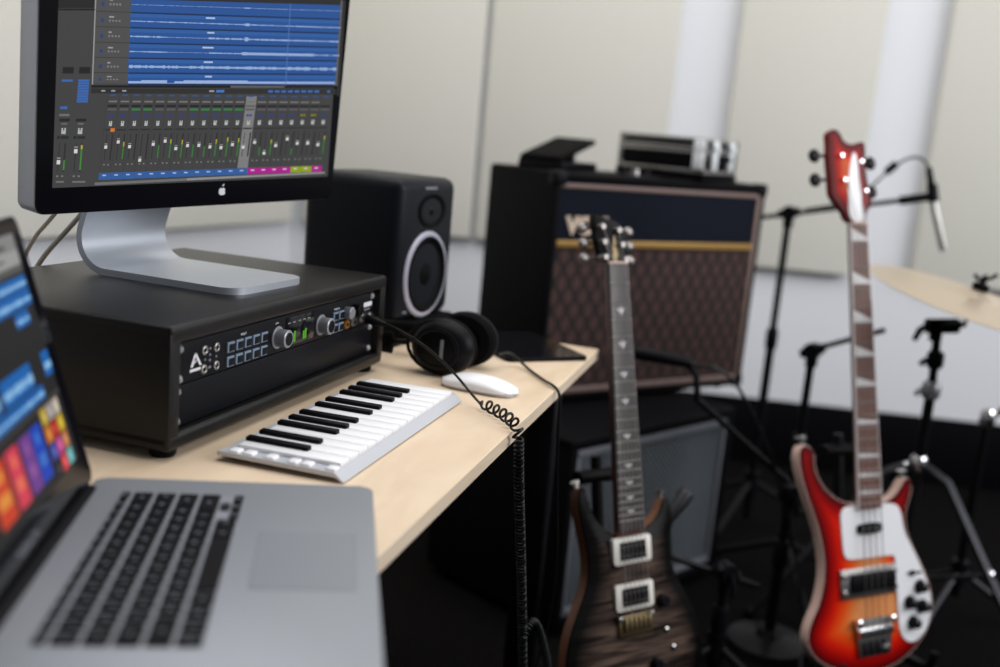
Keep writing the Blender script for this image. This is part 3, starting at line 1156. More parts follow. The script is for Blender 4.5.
# cross-section (y, z): raised tray with a slanting front lip; extruded along x
prof = [(14, 6.2), (14, 9.5), (12, 11), (-KL - 1, 11), (-KL - 2, 9.5), (-KL - 12, 3.2), (-KL - 12.5, 2.2), (-KL - 9, 1.8), (-KL - 3, 6.2)]
b.prism(prof, lambda u, v: Vector((-18, u, v)), lambda u, v: Vector((361, u, v)), bev=0.6, seg=1)
b.build('base', M['alu_light'], kb)
MB().box(-6, 352, -KL, 6, 1.5, 6.4, 1).build('underside', M['black_matt'], kb)
for x, y in ((8, -4), (338, -4), (8, -108), (338, -108)):
    MB().lathe([(0, 0), (6, 0), (6, 2), (0, 2)], (x, y, 0), n=16).build('rubber_foot', M['rubber'], kb)
wp = 352 / 15
for i in range(15):
    MB().box(i * wp + 0.45, (i + 1) * wp - 0.45, -KL, 0, 10, 15.6, 1.1, 2).build('white_key', M['white'], kb)
seq = [0, 1, 3, 4, 5]
for o_ in range(2):
    for k in seq:
        xc = (o_ * 7 + k + 1) * wp + {0: -2.5, 1: 2.5, 3: -3, 4: 0, 5: 3}[k]
        m4 = Matrix.Identity(4)
        MB().box(xc - 5.4, xc + 5.4, -73, 0.6, 12, 20.2, 1.8, 3).build('black_key', M['ebony'], kb)
for y in (-3.5, -20, -45, -71, -86, -114):
    MB().box(-15.5, -2.0, y - 6.2, y + 6.2, 9, 13.6, 2.4, 3).build('button', M['white'], kb)

# ------------------------------------------------------------------ mouse
ms = thing('computer_mouse', 'white low-profile computer mouse on the desk beyond the music keyboard', 'mouse', (441, -134, 0), math.radians(-97))
b = MB()
rings = []
N = 14
for i in range(N + 1):
    u = -1 + 2 * i / N
    x = 60 * u
    wv = 28.5 * (max(0.0, 1 - abs(u) ** 4.0)) ** 0.5 + 0.3
    hv = 3.4 + 16.5 * (max(0.0, 1 - (abs(u + 0.05) / 1.05) ** 2.1))
    ring = []
    for k in range(17):
        a = PI * k / 16
        ring.append(Vector((x, wv * math.cos(a), 5 + (hv - 3) * math.sin(a) ** 0.75)))
    rings.append(ring)
b.ring_loft(rings, 0, True, True)
b.build('shell', M['white'], ms, smooth=50)
b = MB()
oo = [(54.5 * math.cos(t_) * (1 if 1 else 1), 0) for t_ in (0,)]
ov = []
for i in range(40):
    t_ = 2 * PI * i / 40
    c_, s_ = math.cos(t_), math.sin(t_)
    ov.append((57.0 * math.copysign(abs(c_) ** 0.6, c_), 27.0 * math.copysign(abs(s_) ** 0.5, s_)))
b.prism(ov, lambda u, v: Vector((u * 0.97, v * 0.95, 0.3)), lambda u, v: Vector((u, v, 6.2)), bev=0.5, seg=1)
b.build('base', M['alu'], ms)

# ------------------------------------------------------------------ tablet
tb = thing('tablet', 'black glossy tablet lying at the far right corner of the desk', 'tablet', (742, -233, 0), math.radians(42))
MB().prism(rrect(205, 152, 9), lambda u, v: Vector((u, v, 7)), lambda u, v: Vector((u, v, 0.2)), bev=1).build('body', M['black'], tb)
MB().prism(rrect(203, 150, 8), lambda u, v: Vector((1 + u, 1 + v, 7.4)), lambda u, v: Vector((1 + u, 1 + v, 6.5))).build('glass', M['black_glass'], tb)

# ------------------------------------------------------------------ studio monitor speaker
SPR = math.radians(-9)
spk = thing('studio_speaker', 'black studio monitor speaker with silver woofer ring behind the rack case', 'speaker', (726, 62, 0), SPR)
SZ0, SZ1, SW, SD = 36, 276, 98, 192
MB().box(-SW, SW, 0, SD, SZ0, SZ1, 20, 5, only=None).build('cabinet', M['baffle'], spk)
b = MB()
WC = 113
b.lathe([(50, -6), (58, 1.5), (67, 3.6), (72, 2.8), (74.5, 0), (74.5, -3)], (0, 0, WC), (0, -1, 0), 48)
b.build('woofer_ring', M['ring'], spk)
b = MB()
b.lathe([(66, 2.4), (62, 4), (58, 2), (52, -2), (24, -6), (22, -3), (14, 1), (0, 2.6)], (0, -1.5, WC), (0, -1, 0), 48)
b.build('woofer_cone', M['cone'], spk)
b = MB()
b.lathe([(46, 0), (46, 1.2), (43, 1.5), (34, -1), (20, -6), (14, -8)], (7, -1.2, 222), (0, -1, 0), 40, sx=1.0, sy=0.62)
wg = b.build('tweeter_waveguide', M['cone'], spk)
MB().lathe([(14, -8), (13, -4), (8, -0.8), (0, 0.8)], (7, -1.2, 222), (0, -1, 0), 32).build('tweeter_dome', M['black'], wg)
MB().box(-20, 20, -0.6, 1.5, 258, 262).build('maker_word', M['grey_paint'], spk)
MB().box(-70, -58, -0.6, 1, 52, 55).build('power_light', M['grey_paint'], spk)
pad = MB().box(-104, 104, -8, SD + 6, 0.2, 35.5, 4, 2).build('speaker_pad', M['foam'])
pad.location = W3(726, 62, 0)
pad.rotation_euler = (0, 0, SPR)
tag(pad, 'black foam isolation pad on the desk under the studio monitor speaker', 'foam pad')

# ------------------------------------------------------------------ headphones
hp = thing('headphones', 'black closed-back headphones resting on the desk in front of the speaker', 'headphones', (524, -62, 0), math.radians(-8))


def ear(xc, sgn):
    b = MB()
    # sgn -1: outer face looks to -x
    prof = [(0, 26), (26, 25), (36, 21), (43, 14), (46, 6), (46, 0)]
    b.lathe(prof, (xc, 0, 43), (sgn, 0, 0), 40, sx=1.10, sy=0.92, up=(0, 0, 1), cap1=True)
    e = b.build('ear_cup', M['black'], hp)
    b = MB()
    b.lathe([(46, 1), (48, -3), (48.5, -10), (44, -17), (30, -18.5), (26, -10), (0, -8)], (xc, 0, 43), (sgn, 0, 0), 40, sx=1.05, sy=0.88, up=(0, 0, 1))
    b.build('ear_pad', M['foam'], e)
    # outer ring and badge
    b = MB()
    b.lathe([(33, 22.4), (33, 25), (30, 26), (28, 24.8)], (xc, 0, 43), (sgn, 0, 0), 40, sx=1.10, sy=0.92, up=(0, 0, 1))
    b.build('cup_ring', M['black_metal'], e)
    b = MB()
    b.box(xc + sgn * 26.2 - 0.8, xc + sgn * 26.2 + 0.8, -12, -6.5, 28, 58, 0.5)
    b.build('cup_badge', M['grey_paint'], e)
    # yoke
    b = MB()
    pts = []
    for i in range(13):
        a = math.radians(-100 + 200 * i / 12)
        pts.append((xc + sgn * 10, 56 * math.cos(a), 43 + 42 * math.sin(a) * 0.93))
    b.tube(pts, 3.0, 8)
    b.tube([(xc + sgn * 10, 55, 43), (xc + sgn * 8, 70, 40), (xc + sgn * 4, 86, 38)], 4.5, 10)
    b.build('yoke', M['black_metal'], e)


ear(-30, -1)
ear(50, 1)
pts = []
for i in range(25):
    t_ = i / 24
    a = PI * t_
    pts.append(Vector((10 - 46 * math.cos(a), 84 + 78 * math.sin(a) ** 0.8, 36)))
b = MB()
rings = []
for i, p_ in enumerate(pts):
    t_ = (pts[min(i + 1, 24)] - pts[max(i - 1, 0)]).normalized()
    nrm = Vector((-t_.y, t_.x, 0))
    ring = []
    for k in range(12):
        a = 2 * PI * k / 12
        ring.append(p_ + nrm * (5 * math.cos(a)) + Vector((0, 0, 1)) * (17 * math.sin(a)))
    rings.append(ring)
b.ring_loft(rings)
b.build('headband', M['rubber'], hp)
hp_inv = hp.matrix_basis.inverted()
cpts = smooth_path([(585, -118, 22), (612, -128, 24), (622, -142, 12), (606, -162, 3.2), (578, -180, 3.2), (540, -206, 3.2), (513, -226, 4.5), (502, -237.5, -1), (503, -240, -20), (506, -241, -75), (545, -242, -190), (600, -242, -300), (638, -234, -430), (640, -200, -600), (600, -150, -700), (560, -90, -726.5)], 3)
o = MB().tube([hp_inv @ W3(*p_) / S for p_ in cpts], 2.2, 8).build('cable', M['cable_black'], hp, smooth=60)

# ------------------------------------------------------------------ coiled lead from the interface over the desk edge
coil = thing('coiled_cable', 'black coiled headphone lead plugged into the interface and drooping over the desk edge', 'cable', (420, 38, 0))
c0 = Vector((420, 38, 0))
lead = smooth_path([(419.5, 20, 82), (415, -8, 78), (402, -62, 60), (378, -112, 36), (352, -150, 14), (337, -168, 6.5)], 3)
ctr = smooth_path([(337, -168, 10), (322, -183, 10.5), (302, -204, 10.5), (278, -224, 10.5), (258, -238, 9), (254, -243, -7), (267, -243, -50), (312, -243, -150), (362, -243, -266), (413, -243, -393), (450, -243, -490), (486, -241, -620), (520, -236, -700), (570, -215, -723), (650, -170, -724)], 3)
# resample the centre line
seg = [0]
for a, b_ in zip(ctr, ctr[1:]):
    seg.append(seg[-1] + (b_ - a).length)
tot = seg[-1]


def at(s):
    for i in range(len(seg) - 1):
        if seg[i + 1] >= s:
            k = (s - seg[i]) / max(1e-6, seg[i + 1] - seg[i])
            return ctr[i].lerp(ctr[i + 1], k)
    return ctr[-1]


pts = [p_ for p_ in lead]
s = 0.0
ang = 0.0
while s < tot:
    p_ = at(s)
    t_ = (at(min(s + 2, tot)) - at(max(s - 2, 0))).normalized()
    Rm = frame_from(t_, (0.3, 0.9, 0.2))
    loose = s < 118
    pit = 19 if loose else 6.0
    rad = (6.8 if loose else 5.4) * min(1, s / 12 + 0.15)
    pts.append(p_ + Rm @ Vector((rad * math.cos(ang), rad * math.sin(ang), 0)))
    ang += 2 * PI / 12
    s += pit / 12
MB().tube([p_ - c0 for p_ in pts], 1.8, 6).build('coiled_lead', M['cable_black'], coil, smooth=60)
strand = smooth_path([(372, -246, -330), (388, -249, -318), (420, -250, -320), (470, -250, -358), (520, -250, -410), (575, -250, -470), (630, -246, -560), (670, -230, -650), (690, -190, -712), (700, -120, -724), (690, -20, -724)], 3)
pts2 = []
ang = 0.0
for a_, b_ in zip(strand, strand[1:]):
    m_ = max(2, int((b_ - a_).length / 0.6))
    Rm = frame_from((b_ - a_).normalized(), (0.3, 0.9, 0.2))
    for k_ in range(m_):
        ang += 2 * PI * 0.6 / 7.0
        pts2.append(a_.lerp(b_, k_ / m_) + Rm @ Vector((5.2 * math.cos(ang), 5.2 * math.sin(ang), 0)))
MB().tube([p_ - c0 for p_ in pts2[::2]], 1.7, 6).build('looped_back_lead', M['cable_black'], coil, smooth=60)
b = MB()
dirp = Vector((-0.12, -1, -0.12)).normalized()
pp = Vector((419.5, 41, 84)) - c0
b.lathe([(0, -14), (3.2, -14), (3.2, 2), (6.5, 2), (7.0, 20), (5, 24), (3.5, 34), (2.2, 36)], pp, dirp, 16)
b.build('plug', M['black'], coil)

# ------------------------------------------------------------------ big guitar amplifier (combo) on a smaller one
AX, AY, AZ, ARZ = 1384.6, -3.9, -268.4, -0.7
amp = thing('guitar_amplifier', 'large black guitar amplifier with brown diamond grille and gold strip', 'amplifier', (AX, AY, AZ), ARZ)
AW, AH, AD = 702, 556, 278
b = MB()
b.box(0, AW, 0, AD, 10, 30, 6, 3)
b.box(0, AW, 0, AD, AH - 22, AH, 8, 3)
b.box(0, 20, 0, AD, 12, AH - 4, 6, 3)
b.box(AW - 20, AW, 0, AD, 12, AH - 4, 6, 3)
b.box(15, AW - 15, AD - 15, AD - 2, 20, AH - 10)
b.build('cabinet', M['tolex'], amp)
MB().box(20, AW - 20, 5, 18, 394, AH - 20).build('upper_panel', M['panel_blue'], amp)
MB().box(20, AW - 20, 6, 18, 28, 386).build('grille_cloth', M['vox_grille'], amp)
MB().box(20, AW - 20, 1, 12, 383, 399, 2).build('gold_strip', M['gold'], amp)
b = MB()
b.box(18, AW - 16, 0, 8, AH - 36, AH - 25, 3)
b.box(AW - 30, AW - 17, 0, 8, 30, AH - 26, 3)
b.box(18, AW - 16, 0, 8, 27, 41, 3)
b.build('piping', M['piping'], amp)
t = text_mesh('maker_logo', 'VOX', 56, M['logo_cream'], amp, face_front(44, 3, 432), 2.0, align='LEFT', bold=2.4)
for x, z in ((0, AH), (AW, AH), (0, 10), (AW, 10)):
    b = MB()
    sx_ = 1 if x == 0 else -1
    sz_ = 1 if z == 10 else -1
    b.box(min(x - 3 * sx_, x + 32 * sx_), max(x - 3 * sx_, x + 32 * sx_), -3, 32, min(z - 3 * sz_, z + 32 * sz_), max(z - 3 * sz_, z + 32 * sz_), 7, 3)
    b.build('corner_protector', M['black'], amp)
MB().box(222, 350, 34, 88, AH - 1, AH + 1.2).build('control_panel', M['steel'], amp)
for i in range(3):
    MB().lathe([(11, 0), (10, 9), (8.5, 15), (0, 15)], (250 + i * 36, 60, AH + 1.2), n=16).build('knob', M['nickel'] if i % 2 else M['black'], amp)
for x, y in ((60, 40), (AW - 60, 40), (60, AD - 40), (AW - 60, AD - 40)):
    MB().lathe([(0, 0), (16, 0), (18, 2), (18, 11), (0, 11)], (x, y, 0), n=20).build('foot', M['rubber'], amp)

# lower cabinet
LAX, LAY, LARZ = 1160, -147, math.atan2(-310, 535)
LH = DESK - 268.4 - 0.5
la = thing('speaker_cabinet', 'black speaker cabinet with silver grille standing under the larger amplifier', 'speaker cabinet', (LAX, LAY, -DESK), LARZ)
b = MB()
b.box(0, 620, 0, 440, 20, 46, 6, 3)
b.box(0, 620, 0, 440, LH - 26, LH, 6, 3)
b.box(0, 24, 0, 440, 22, LH - 4, 5, 3)
b.box(596, 620, 0, 440, 22, LH - 4, 5, 3)
b.box(12, 608, 425, 438, 30, LH - 8)
b.build('cabinet', M['tolex'], la)
MB().box(24, 596, 12, 26, 46, LH - 26).build('grille_cloth', M['silver_grille'], la)
b = MB()
b.box(24, 596, 4, 16, LH - 46, LH - 26, 3)
b.box(24, 596, 4, 16, 46, 62, 3)
b.box(24, 36, 4, 16, 50, LH - 30, 3)
b.box(584, 596, 4, 16, 50, LH - 30, 3)
b.build('grille_frame', M['silver_trim'], la)
for x in (50, 570):
    for y in (50, 390):
        MB().lathe([(0, 0), (18, 0), (20, 3), (20, 21), (0, 21)], (x, y, 0), n=20).build('foot', M['rubber'], la)


def amp_top(a, bb):
    c, s_ = math.cos(ARZ), math.sin(ARZ)
    return (AX + c * a - s_ * bb, AY + s_ * a + c * bb, AZ + AH)


# expression pedal on the amplifier
px_, py_, pz_ = amp_top(-2, 150)
pd = thing('foot_pedal', 'black foot pedal with tilted treadle on the left top of the amplifier', 'pedal', (px_, py_, pz_), math.radians(-103))
MB().box(-10, 108, 10, 215, 0.3, 20, 4, 2).build('base', M['black'], pd)
Rt = Matrix.Translation((0, 20, 20)) @ Matrix.Rotation(math.radians(14), 4, 'X')
b = MB().box(-6, 104, -10, 190, 0, 13, 4, 2, mat=Rt)
b.build('treadle', M['black_matt'], pd)
b = MB()
for i in range(12):
    b.box(0, 98, 2 + i * 15, 8 + i * 15, 13, 14.6, mat=Rt)
b.build('tread_ribs', M['rubber'], pd)
MB().box(40, 66, 150, 170, 18, 58).build('pivot_arm', M['steel'], pd)

# flight case on the amplifier
px_, py_, pz_ = amp_top(500, 140)
fc = thing('flight_case', 'small black flight case with silver edges on top of the amplifier', 'case', (px_, py_, pz_ + 18), math.radians(-110))
w2, d2, h2 = 120, 100, 88
MB().box(-w2, w2, -d2, d2, 2, h2 - 2, 2).build('body', M['case_black'], fc)
b = MB()
for z0, z1 in ((0, 9), (h2 - 9, h2), (48, 56), (58, 66)):
    e = 2.5
    b.box(-w2 - e, w2 + e, -d2 - e, -d2 + 8, z0, z1, 1)
    b.box(-w2 - e, w2 + e, d2 - 8, d2 + e, z0, z1, 1)
    b.box(-w2 - e, -w2 + 8, -d2 - e, d2 + e, z0, z1, 1)
    b.box(w2 - 8, w2 + e, -d2 - e, d2 + e, z0, z1, 1)
for sx_ in (-1, 1):
    for sy_ in (-1, 1):
        x0, y0 = sx_ * (w2 - 3), sy_ * (d2 - 3)
        b.box(x0 - 6, x0 + 6, y0 - 6, y0 + 6, 0, h2, 1)
b.build('edging', M['nickel'], fc)
for sx_ in (-1, 1):
    for sy_ in (-1, 1):
        for z in (11, h2 - 8):
            MB().sphere((sx_ * (w2 - 4), sy_ * (d2 - 4), z), 9, n=8).build('ball_corner', M['aged_nickel'], fc)


def latch(x, y, ax_):
    b = MB()
    if ax_ == 'y':
        b.box(x - 15, x + 15, y - 9, y + 1, 60, 84, 3)
        b.box(x - 14, x + 14, y - 9, y + 1, 10, 56, 3)
        b.cyl((x, y - 12, 64), (x, y, 64), 11)
    else:
        b.box(x - 1, x + 9, y - 15, y + 15, 60, 84, 3)
        b.box(x - 1, x + 9, y - 14, y + 14, 10, 56, 3)
        b.cyl((x, y, 64), (x + 12, y, 64), 11)
    return b


latch(108, -d2 - 2.5, 'y').build('latch', M['latch'], fc)
latch(w2 + 2.5, -50, 'x').build('latch', M['latch'], fc)
latch(w2 + 2.5, 50, 'x').build('latch', M['latch'], fc)
b = MB().tube([(w2 + 3, -30, 46), (w2 + 16, -28, 40), (w2 + 18, 0, 34), (w2 + 16, 28, 40), (w2 + 3, 30, 46)], 5, 8)
b.build('handle', M['rubber'], fc)
tag(MB().box(-w2 - 6, w2 + 6, -d2 - 4, d2 + 4, 0.4, 17.4, 3).build('equipment_tray', M['black_matt'], None,
    loc=(px_, py_, pz_ + DESK), rot=(0, 0, math.radians(-110))), 'thin dark tray between the flight case and the amplifier', 'tray')


# ------------------------------------------------------------------ guitars
def guitar_matrix(B, a, b):
    a = Vector(a).normalized()
    b = Vector(b)
    b = (b - a * b.dot(a)).normalized()
    y = a.cross(b)           # into the body
    m = Matrix((b, y, a)).transposed().to_4x4()
    m.translation = W3(*B)
    return m


def burst_top(name, outline, y, mat, parent, dmax, arch=0.0, step=6.0):
    """top face: inner grid triangulated with the outline, each vertex carries its distance from the edge"""
    n = len(outline)
    vs = [Vector(p_) for p_ in outline]
    xs = [p_[0] for p_ in outline]; zs = [p_[1] for p_ in outline]

    def dist(px__, pz__):
        best = 1e9
        for i in range(n):
            ax, az_ = outline[i]; bx, bz = outline[(i + 1) % n]
            dx, dz = bx - ax, bz - az_
            t_ = max(0, min(1, ((px__ - ax) * dx + (pz__ - az_) * dz) / max(1e-9, dx * dx + dz * dz)))
            best = min(best, math.hypot(px__ - ax - t_ * dx, pz__ - az_ - t_ * dz))
        return best

    def inside(px__, pz__):
        c = False
        for i in range(n):
            ax, az_ = outline[i]; bx, bz = outline[(i + 1) % n]
            if (az_ > pz__) != (bz > pz__) and px__ < (bx - ax) * (pz__ - az_) / (bz - az_) + ax:
                c = not c
        return c
    pts = [Vector(p_) for p_ in outline]
    x = min(xs)
    while x < max(xs):
        z = min(zs)
        while z < max(zs):
            if inside(x, z) and dist(x, z) > step * 0.5:
                pts.append(Vector((x, z)))
            z += step
        x += step
    edges = [(i, (i + 1) % n) for i in range(n)]
    v, e, f, *_ = delaunay_2d_cdt([Vector((p_[0], p_[1])) for p_ in pts], edges, [], 1, 1e-5)
    me = bpy.data.meshes.new(name)
    ds = [min(1.0, dist(p_[0], p_[1]) / dmax) for p_ in v]
    co = [(p_[0] * S, (y - arch * (1 - (1 - d) ** 2)) * S, p_[1] * S) for p_, d in zip(v, ds)]
    me.from_pydata(co, [], [list(k) for k in f])
    at_ = me.attributes.new('burst', 'FLOAT', 'POINT')
    for i, d in enumerate(ds):
        at_.data[i].value = d
    me.materials.append(mat)
    bm = bmesh.new(); bm.from_mesh(me)
    bmesh.ops.recalc_face_normals(bm, faces=bm.faces)
    s_ = sum(fc_.normal.y for fc_ in bm.faces)
    if s_ > 0:
        bmesh.ops.reverse_faces(bm, faces=bm.faces)
    bm.to_mesh(me); bm.free()
    me.shade_smooth()
    o = bpy.data.objects.new(name, me)
    COL.objects.link(o)
    o.parent = parent
    return o


def neck_loft(b, z0, z1, w0, w1, x0, x1, y0, d0, d1, mi=0):
    rings = []
    for z, w, x, d in ((z0, w0, x0, d0), (z1, w1, x1, d1)):
        ring = []
        for k in range(13):
            a = PI * k / 12
            ring.append(Vector((x + w / 2 * math.cos(a), y0 + d * math.sin(a) ** 0.8, z)))
        rings.append(ring)
    b.ring_loft(rings, mi)


# --- the red bass; local x right, y into the body, z up the neck, origin at the saddles
BM_ = guitar_matrix((1200.3, -801.5, -579.1), (0.16701, 0.17323, 0.97062), (0.63149, -0.77482, 0.02962))
bass = thing('bass_guitar', 'red sunburst electric bass with white pickguard leaning on a stand', 'bass guitar', mat=BM_)
BO = [(-34, 265), (-71, 277), (-102, 300), (-121, 327), (-129, 352), (-127, 377), (-138, 393), (-158, 397), (-169, 380), (-166, 343), (-152, 295), (-136, 254), (-124, 220), (-117, 183), (-114, 150), (-118, 114), (-132, 72), (-154, 40), (-164, 15), (-163, -8), (-146, -34), (-118, -54), (-61, -78), (0, -86), (50, -80), (90, -66), (122, -47), (157, -12), (171, 25), (168, 68), (150, 113), (128, 150), (112, 182), (103, 215), (108, 243), (120, 266), (127, 290), (122, 306), (108, 310), (98, 296), (86, 282), (66, 268), (33, 262)]
BO = smooth_outline(BO, 2)
F = lambda y: (lambda u, v: Vector((u, y, v)))
bd = MB().prism(BO, F(0.4), F(23), mi=0, bev=1.8, seg=2, caps=(0, 1)).build('body', [M['cream'], M['bass_back']], bass, smooth=40)
BOi = []
cxm = sum(p_[0] for p_ in BO) / len(BO)
n_ = len(BO)
for i in range(n_):
    a = Vector(BO[i - 1]); c = Vector(BO[(i + 1) % n_])
    t_ = (c - a).normalized()
    nn = Vector((-t_.y, t_.x))
    BOi.append((BO[i][0] + nn.x * 1.3, BO[i][1] + nn.y * 1.3))
area = sum(BO[i][0] * BO[(i + 1) % n_][1] - BO[(i + 1) % n_][0] * BO[i][1] for i in range(n_))
if area < 0:
    BOi = [(2 * BO[i][0] - BOi[i][0], 2 * BO[i][1] - BOi[i][1]) for i in range(n_)]
burst_top('sunburst_top', BOi, 0.1, M['bass_top'], bd, 100, 0)
PG = smooth_outline([(-71, 262), (-20, 263), (30, 262), (74, 259), (90, 245), (96, 198), (117, 162), (144, 110), (160, 73), (164, 31), (152, -8), (126, -32), (101, -38), (80, -22), (72, 4), (71, 73), (70, 146), (66, 153), (-50, 153), (-62, 158), (-67, 171), (-69, 215)], 2)
MB().prism(PG, F(-3.2), F(-0.2), bev=0.8, seg=1).build('pickguard', M['white'], bass, smooth=40)
# neck, fingerboard, frets, inlays
b = MB()
neck_loft(b, 258, 848, 60, 43, 1.5, 1.5, -6, 20, 15)
b.build('neck', M['maple_neck'], bass, smooth=60)
b = MB()
nw = lambda z: lerp(60, 43, (z - 255) / (845 - 255))
b.prism([(-nw(255) / 2 + 1.5, 255), (nw(255) / 2 + 1.5, 255), (nw(845) / 2 + 1.5, 845), (-nw(845) / 2 + 1.5, 845)], F(-13), F(-5.5), bev=0.8, seg=1)
fb = b.build('fingerboard', M['rosewood'], bass)
b = MB()
for sx_ in (-1, 1):
    b.prism([(sx_ * nw(255) / 2 + 1.5 - 1.2, 255), (sx_ * nw(255) / 2 + 1.5 + 1.2, 255), (sx_ * nw(845) / 2 + 1.5 + 1.2, 845), (sx_ * nw(845) / 2 + 1.5 - 1.2, 845)], F(-12.6), F(-5.8))
b.build('neck_binding', M['neck_binding'], bass, smooth=0)
fz = lambda k: 845 * 2 ** (-k / 12)
for k in range(1, 21):
    z = fz(k)
    MB().cyl((1.5 - nw(z) / 2, -13.2, z), (1.5 + nw(z) / 2, -13.2, z), 1.1, n=8).build('fret', M['aged_nickel'], bass)
for k in (1, 3, 5, 7, 9, 12, 15, 17, 19):
    z0 = fz(k) + 3; z1 = fz(k - 1) - 3
    hw = nw(z0) / 2 - 1
    m_ = (z0 + z1) / 2
    hh = min(13, (z1 - z0) * .42) if k < 10 else (z1 - z0) * .3
    MB().prism([(1.5 - hw, m_ - hh), (1.5 + hw, m_ - hh), (1.5 + hw, m_ - hh + min(6, hh)), (1.5 - hw, m_ + hh)], F(-13.4), F(-12.5)).build('inlay', M['pearl'], bass, smooth=0)
MB().box(-19, 23, -15, -8, 843, 848, 0.8).build('nut', M['cream'], bass)
HO = smooth_outline([(-62, 1012), (-66, 1030), (-50, 1042), (-34, 1036), (-27, 1020), (-14, 1009), (4, 1011), (29, 1020), (33, 1005), (31, 962), (36, 930), (46, 890), (40, 880), (26, 866), (24, 846), (-21, 846), (-27, 866), (-56, 896), (-62, 905), (-62, 940), (-66, 980)], 2)
hd = MB().prism(HO, F(-4.9), F(10), bev=1.5).build('headstock', M['bass_back'], bass, smooth=40)
burst_top('headstock_face', [(u * 0.985 - 0.1, (v - 940) * 0.988 + 940) for u, v in HO], -5.3, M['bass_head'], hd, 38, 0, 5)
CV = smooth_outline([(-19, 849), (21, 849), (20, 870), (11, 930), (8, 975), (3, 996), (-4, 990), (-14, 955), (-20, 900)], 2)
MB().prism(CV, F(-7.6), F(-5.0), bev=0.6, seg=1).build('truss_rod_cover', M['white'], bass)
for (x, z), sx_ in (((-35, 985), -1), ((-30, 935), -1), ((16, 975), 1), ((25, 914), 1)):
    k = MB().lathe([(6.0, 4), (6.0, -2), (4.4, -3), (4.4, -12), (3.4, -13.5), (0, -14)], (x, 0, z), (0, 1, 0), 16).build('tuner', M['chrome'], bass)
    b = MB()
    xo = -64 if sx_ < 0 else 36
    b.tube([(x, 14, z), (xo + sx_ * 14, 14, z + 3)], 3.2, 8)
    b.box(xo + sx_ * 12 - 2, xo + sx_ * 12 + 26 * (sx_ < 0) * -1 + 26 * (sx_ > 0) + 2, 6, 22, z - 10, z + 12, 5, 3) if False else None
    b.sphere((xo + sx_ * 24, 12, z + 1), 17, (0.85, 0.4, 0.85), 8)
    b.build('tuner_key', M['black_metal'], k)
for i, x in enumerate((-15, -4, 7, 18)):
    zb = (935, 985, 975, 914)[i]
    xb = (-30, -35, 16, 25)[i]
    xn = 1.5 + (i - 1.5) * 10.2
    xs_ = 0.5 + (i - 1.5) * 17.5
    MB().tube([(xb, -11, zb), (xn, -15.5, 846), (xs_, -16, 2), (xs_ * 0.95, -9, -36)], (1.0, 1.0, 1.0, 1.0), 6).build('string', M['string'], bass)
pk = MB().prism(smooth_outline([(-27, 225), (31, 225), (36, 214), (31, 203), (-27, 203), (-32, 214)], 1), F(-9), F(-2), bev=1.5).build('neck_pickup', M['black'], bass)
for x in (-18, -3, 12, 24):
    MB().cyl((x, -9.6, 214), (x, -8, 214), 3.2, n=12).build('pole_piece', M['nickel'], pk)
sp = MB().box(-79, 68, -6, -0.2, 74, 135, 2).build('pickup_surround', M['nickel'], bass)
MB().box(-56, 62, -12, -4, 86, 124, 3).build('bridge_pickup', M['black'], sp)
for x, z in ((-70, 122), (-70, 88), (62, 122), (62, 88)):
    MB().lathe([(6, 0), (6, 4), (4, 6), (0, 6)], (x, -6, z), (0, -1, 0), 12).build('height_screw', M['chrome'], sp)
br = MB().prism([(-48, 30), (52, 30), (44, -48), (-38, -48)], F(-8), F(-0.2), bev=2).build('bridge', M['nickel'], bass)
MB().box(-44, 48, -16, -7, -4, 12, 2).build('bridge_saddle', M['chrome'], br)
for i in range(4):
    x = 0.5 + (i - 1.5) * 17.5
    MB().box(x - 5, x + 5, -13, -7, -44, -14, 2).build('tail_slot', M['steel'], br)
for x in (-42, 46):
    MB().lathe([(8, 0), (8, 9), (5, 11), (0, 11)], (x, -8, 24), (0, -1, 0), 14).build('bridge_screw', M['chrome'], br)
MB().lathe([(11, 0), (11, 3), (8, 6), (0, 7)], (30, -8, -34), (0, -1, 0), 16).build('bridge_screw', M['chrome'], br)
for x, z in ((133, 78), (103, 48), (137, 36), (110, 5)):
    k = MB().lathe([(15, 0), (15, 2), (12, 4), (11, 15), (9, 16.5), (0, 16.5)], (x, -3.2, z), (0, -1, 0), 24).build('knob', M['black'], bass)
    MB().box(x - 0.8, x + 0.8, -20.2, -19.6, z + 3, z + 10).build('knob_pointer', M['white_paint'], k)
k = MB().cyl((112, -3.2, 109), (112, -8, 109), 6, n=14).build('toggle_switch', M['black'], bass)
MB().tube([(112, -8, 109), (122, -20, 112)], (2.2, 3.4), 8).build('toggle_lever', M['black'], k)
MB().box(98, 130, -3.8, -3.0, 107, 111, 1).build('switch_plate', M['steel'], bass)
for x, z, ax_ in ((-150, 399, (-0.2, 0, 1)), (112, 312, (-0.1, 0, 1))):
    a_ = Vector(ax_).normalized()
    MB().lathe([(5, -2), (5, 7), (10.5, 10), (11, 15), (0, 17)], (x, 12, z - 3), a_, 18).build('strap_button', M['chrome'], bass)

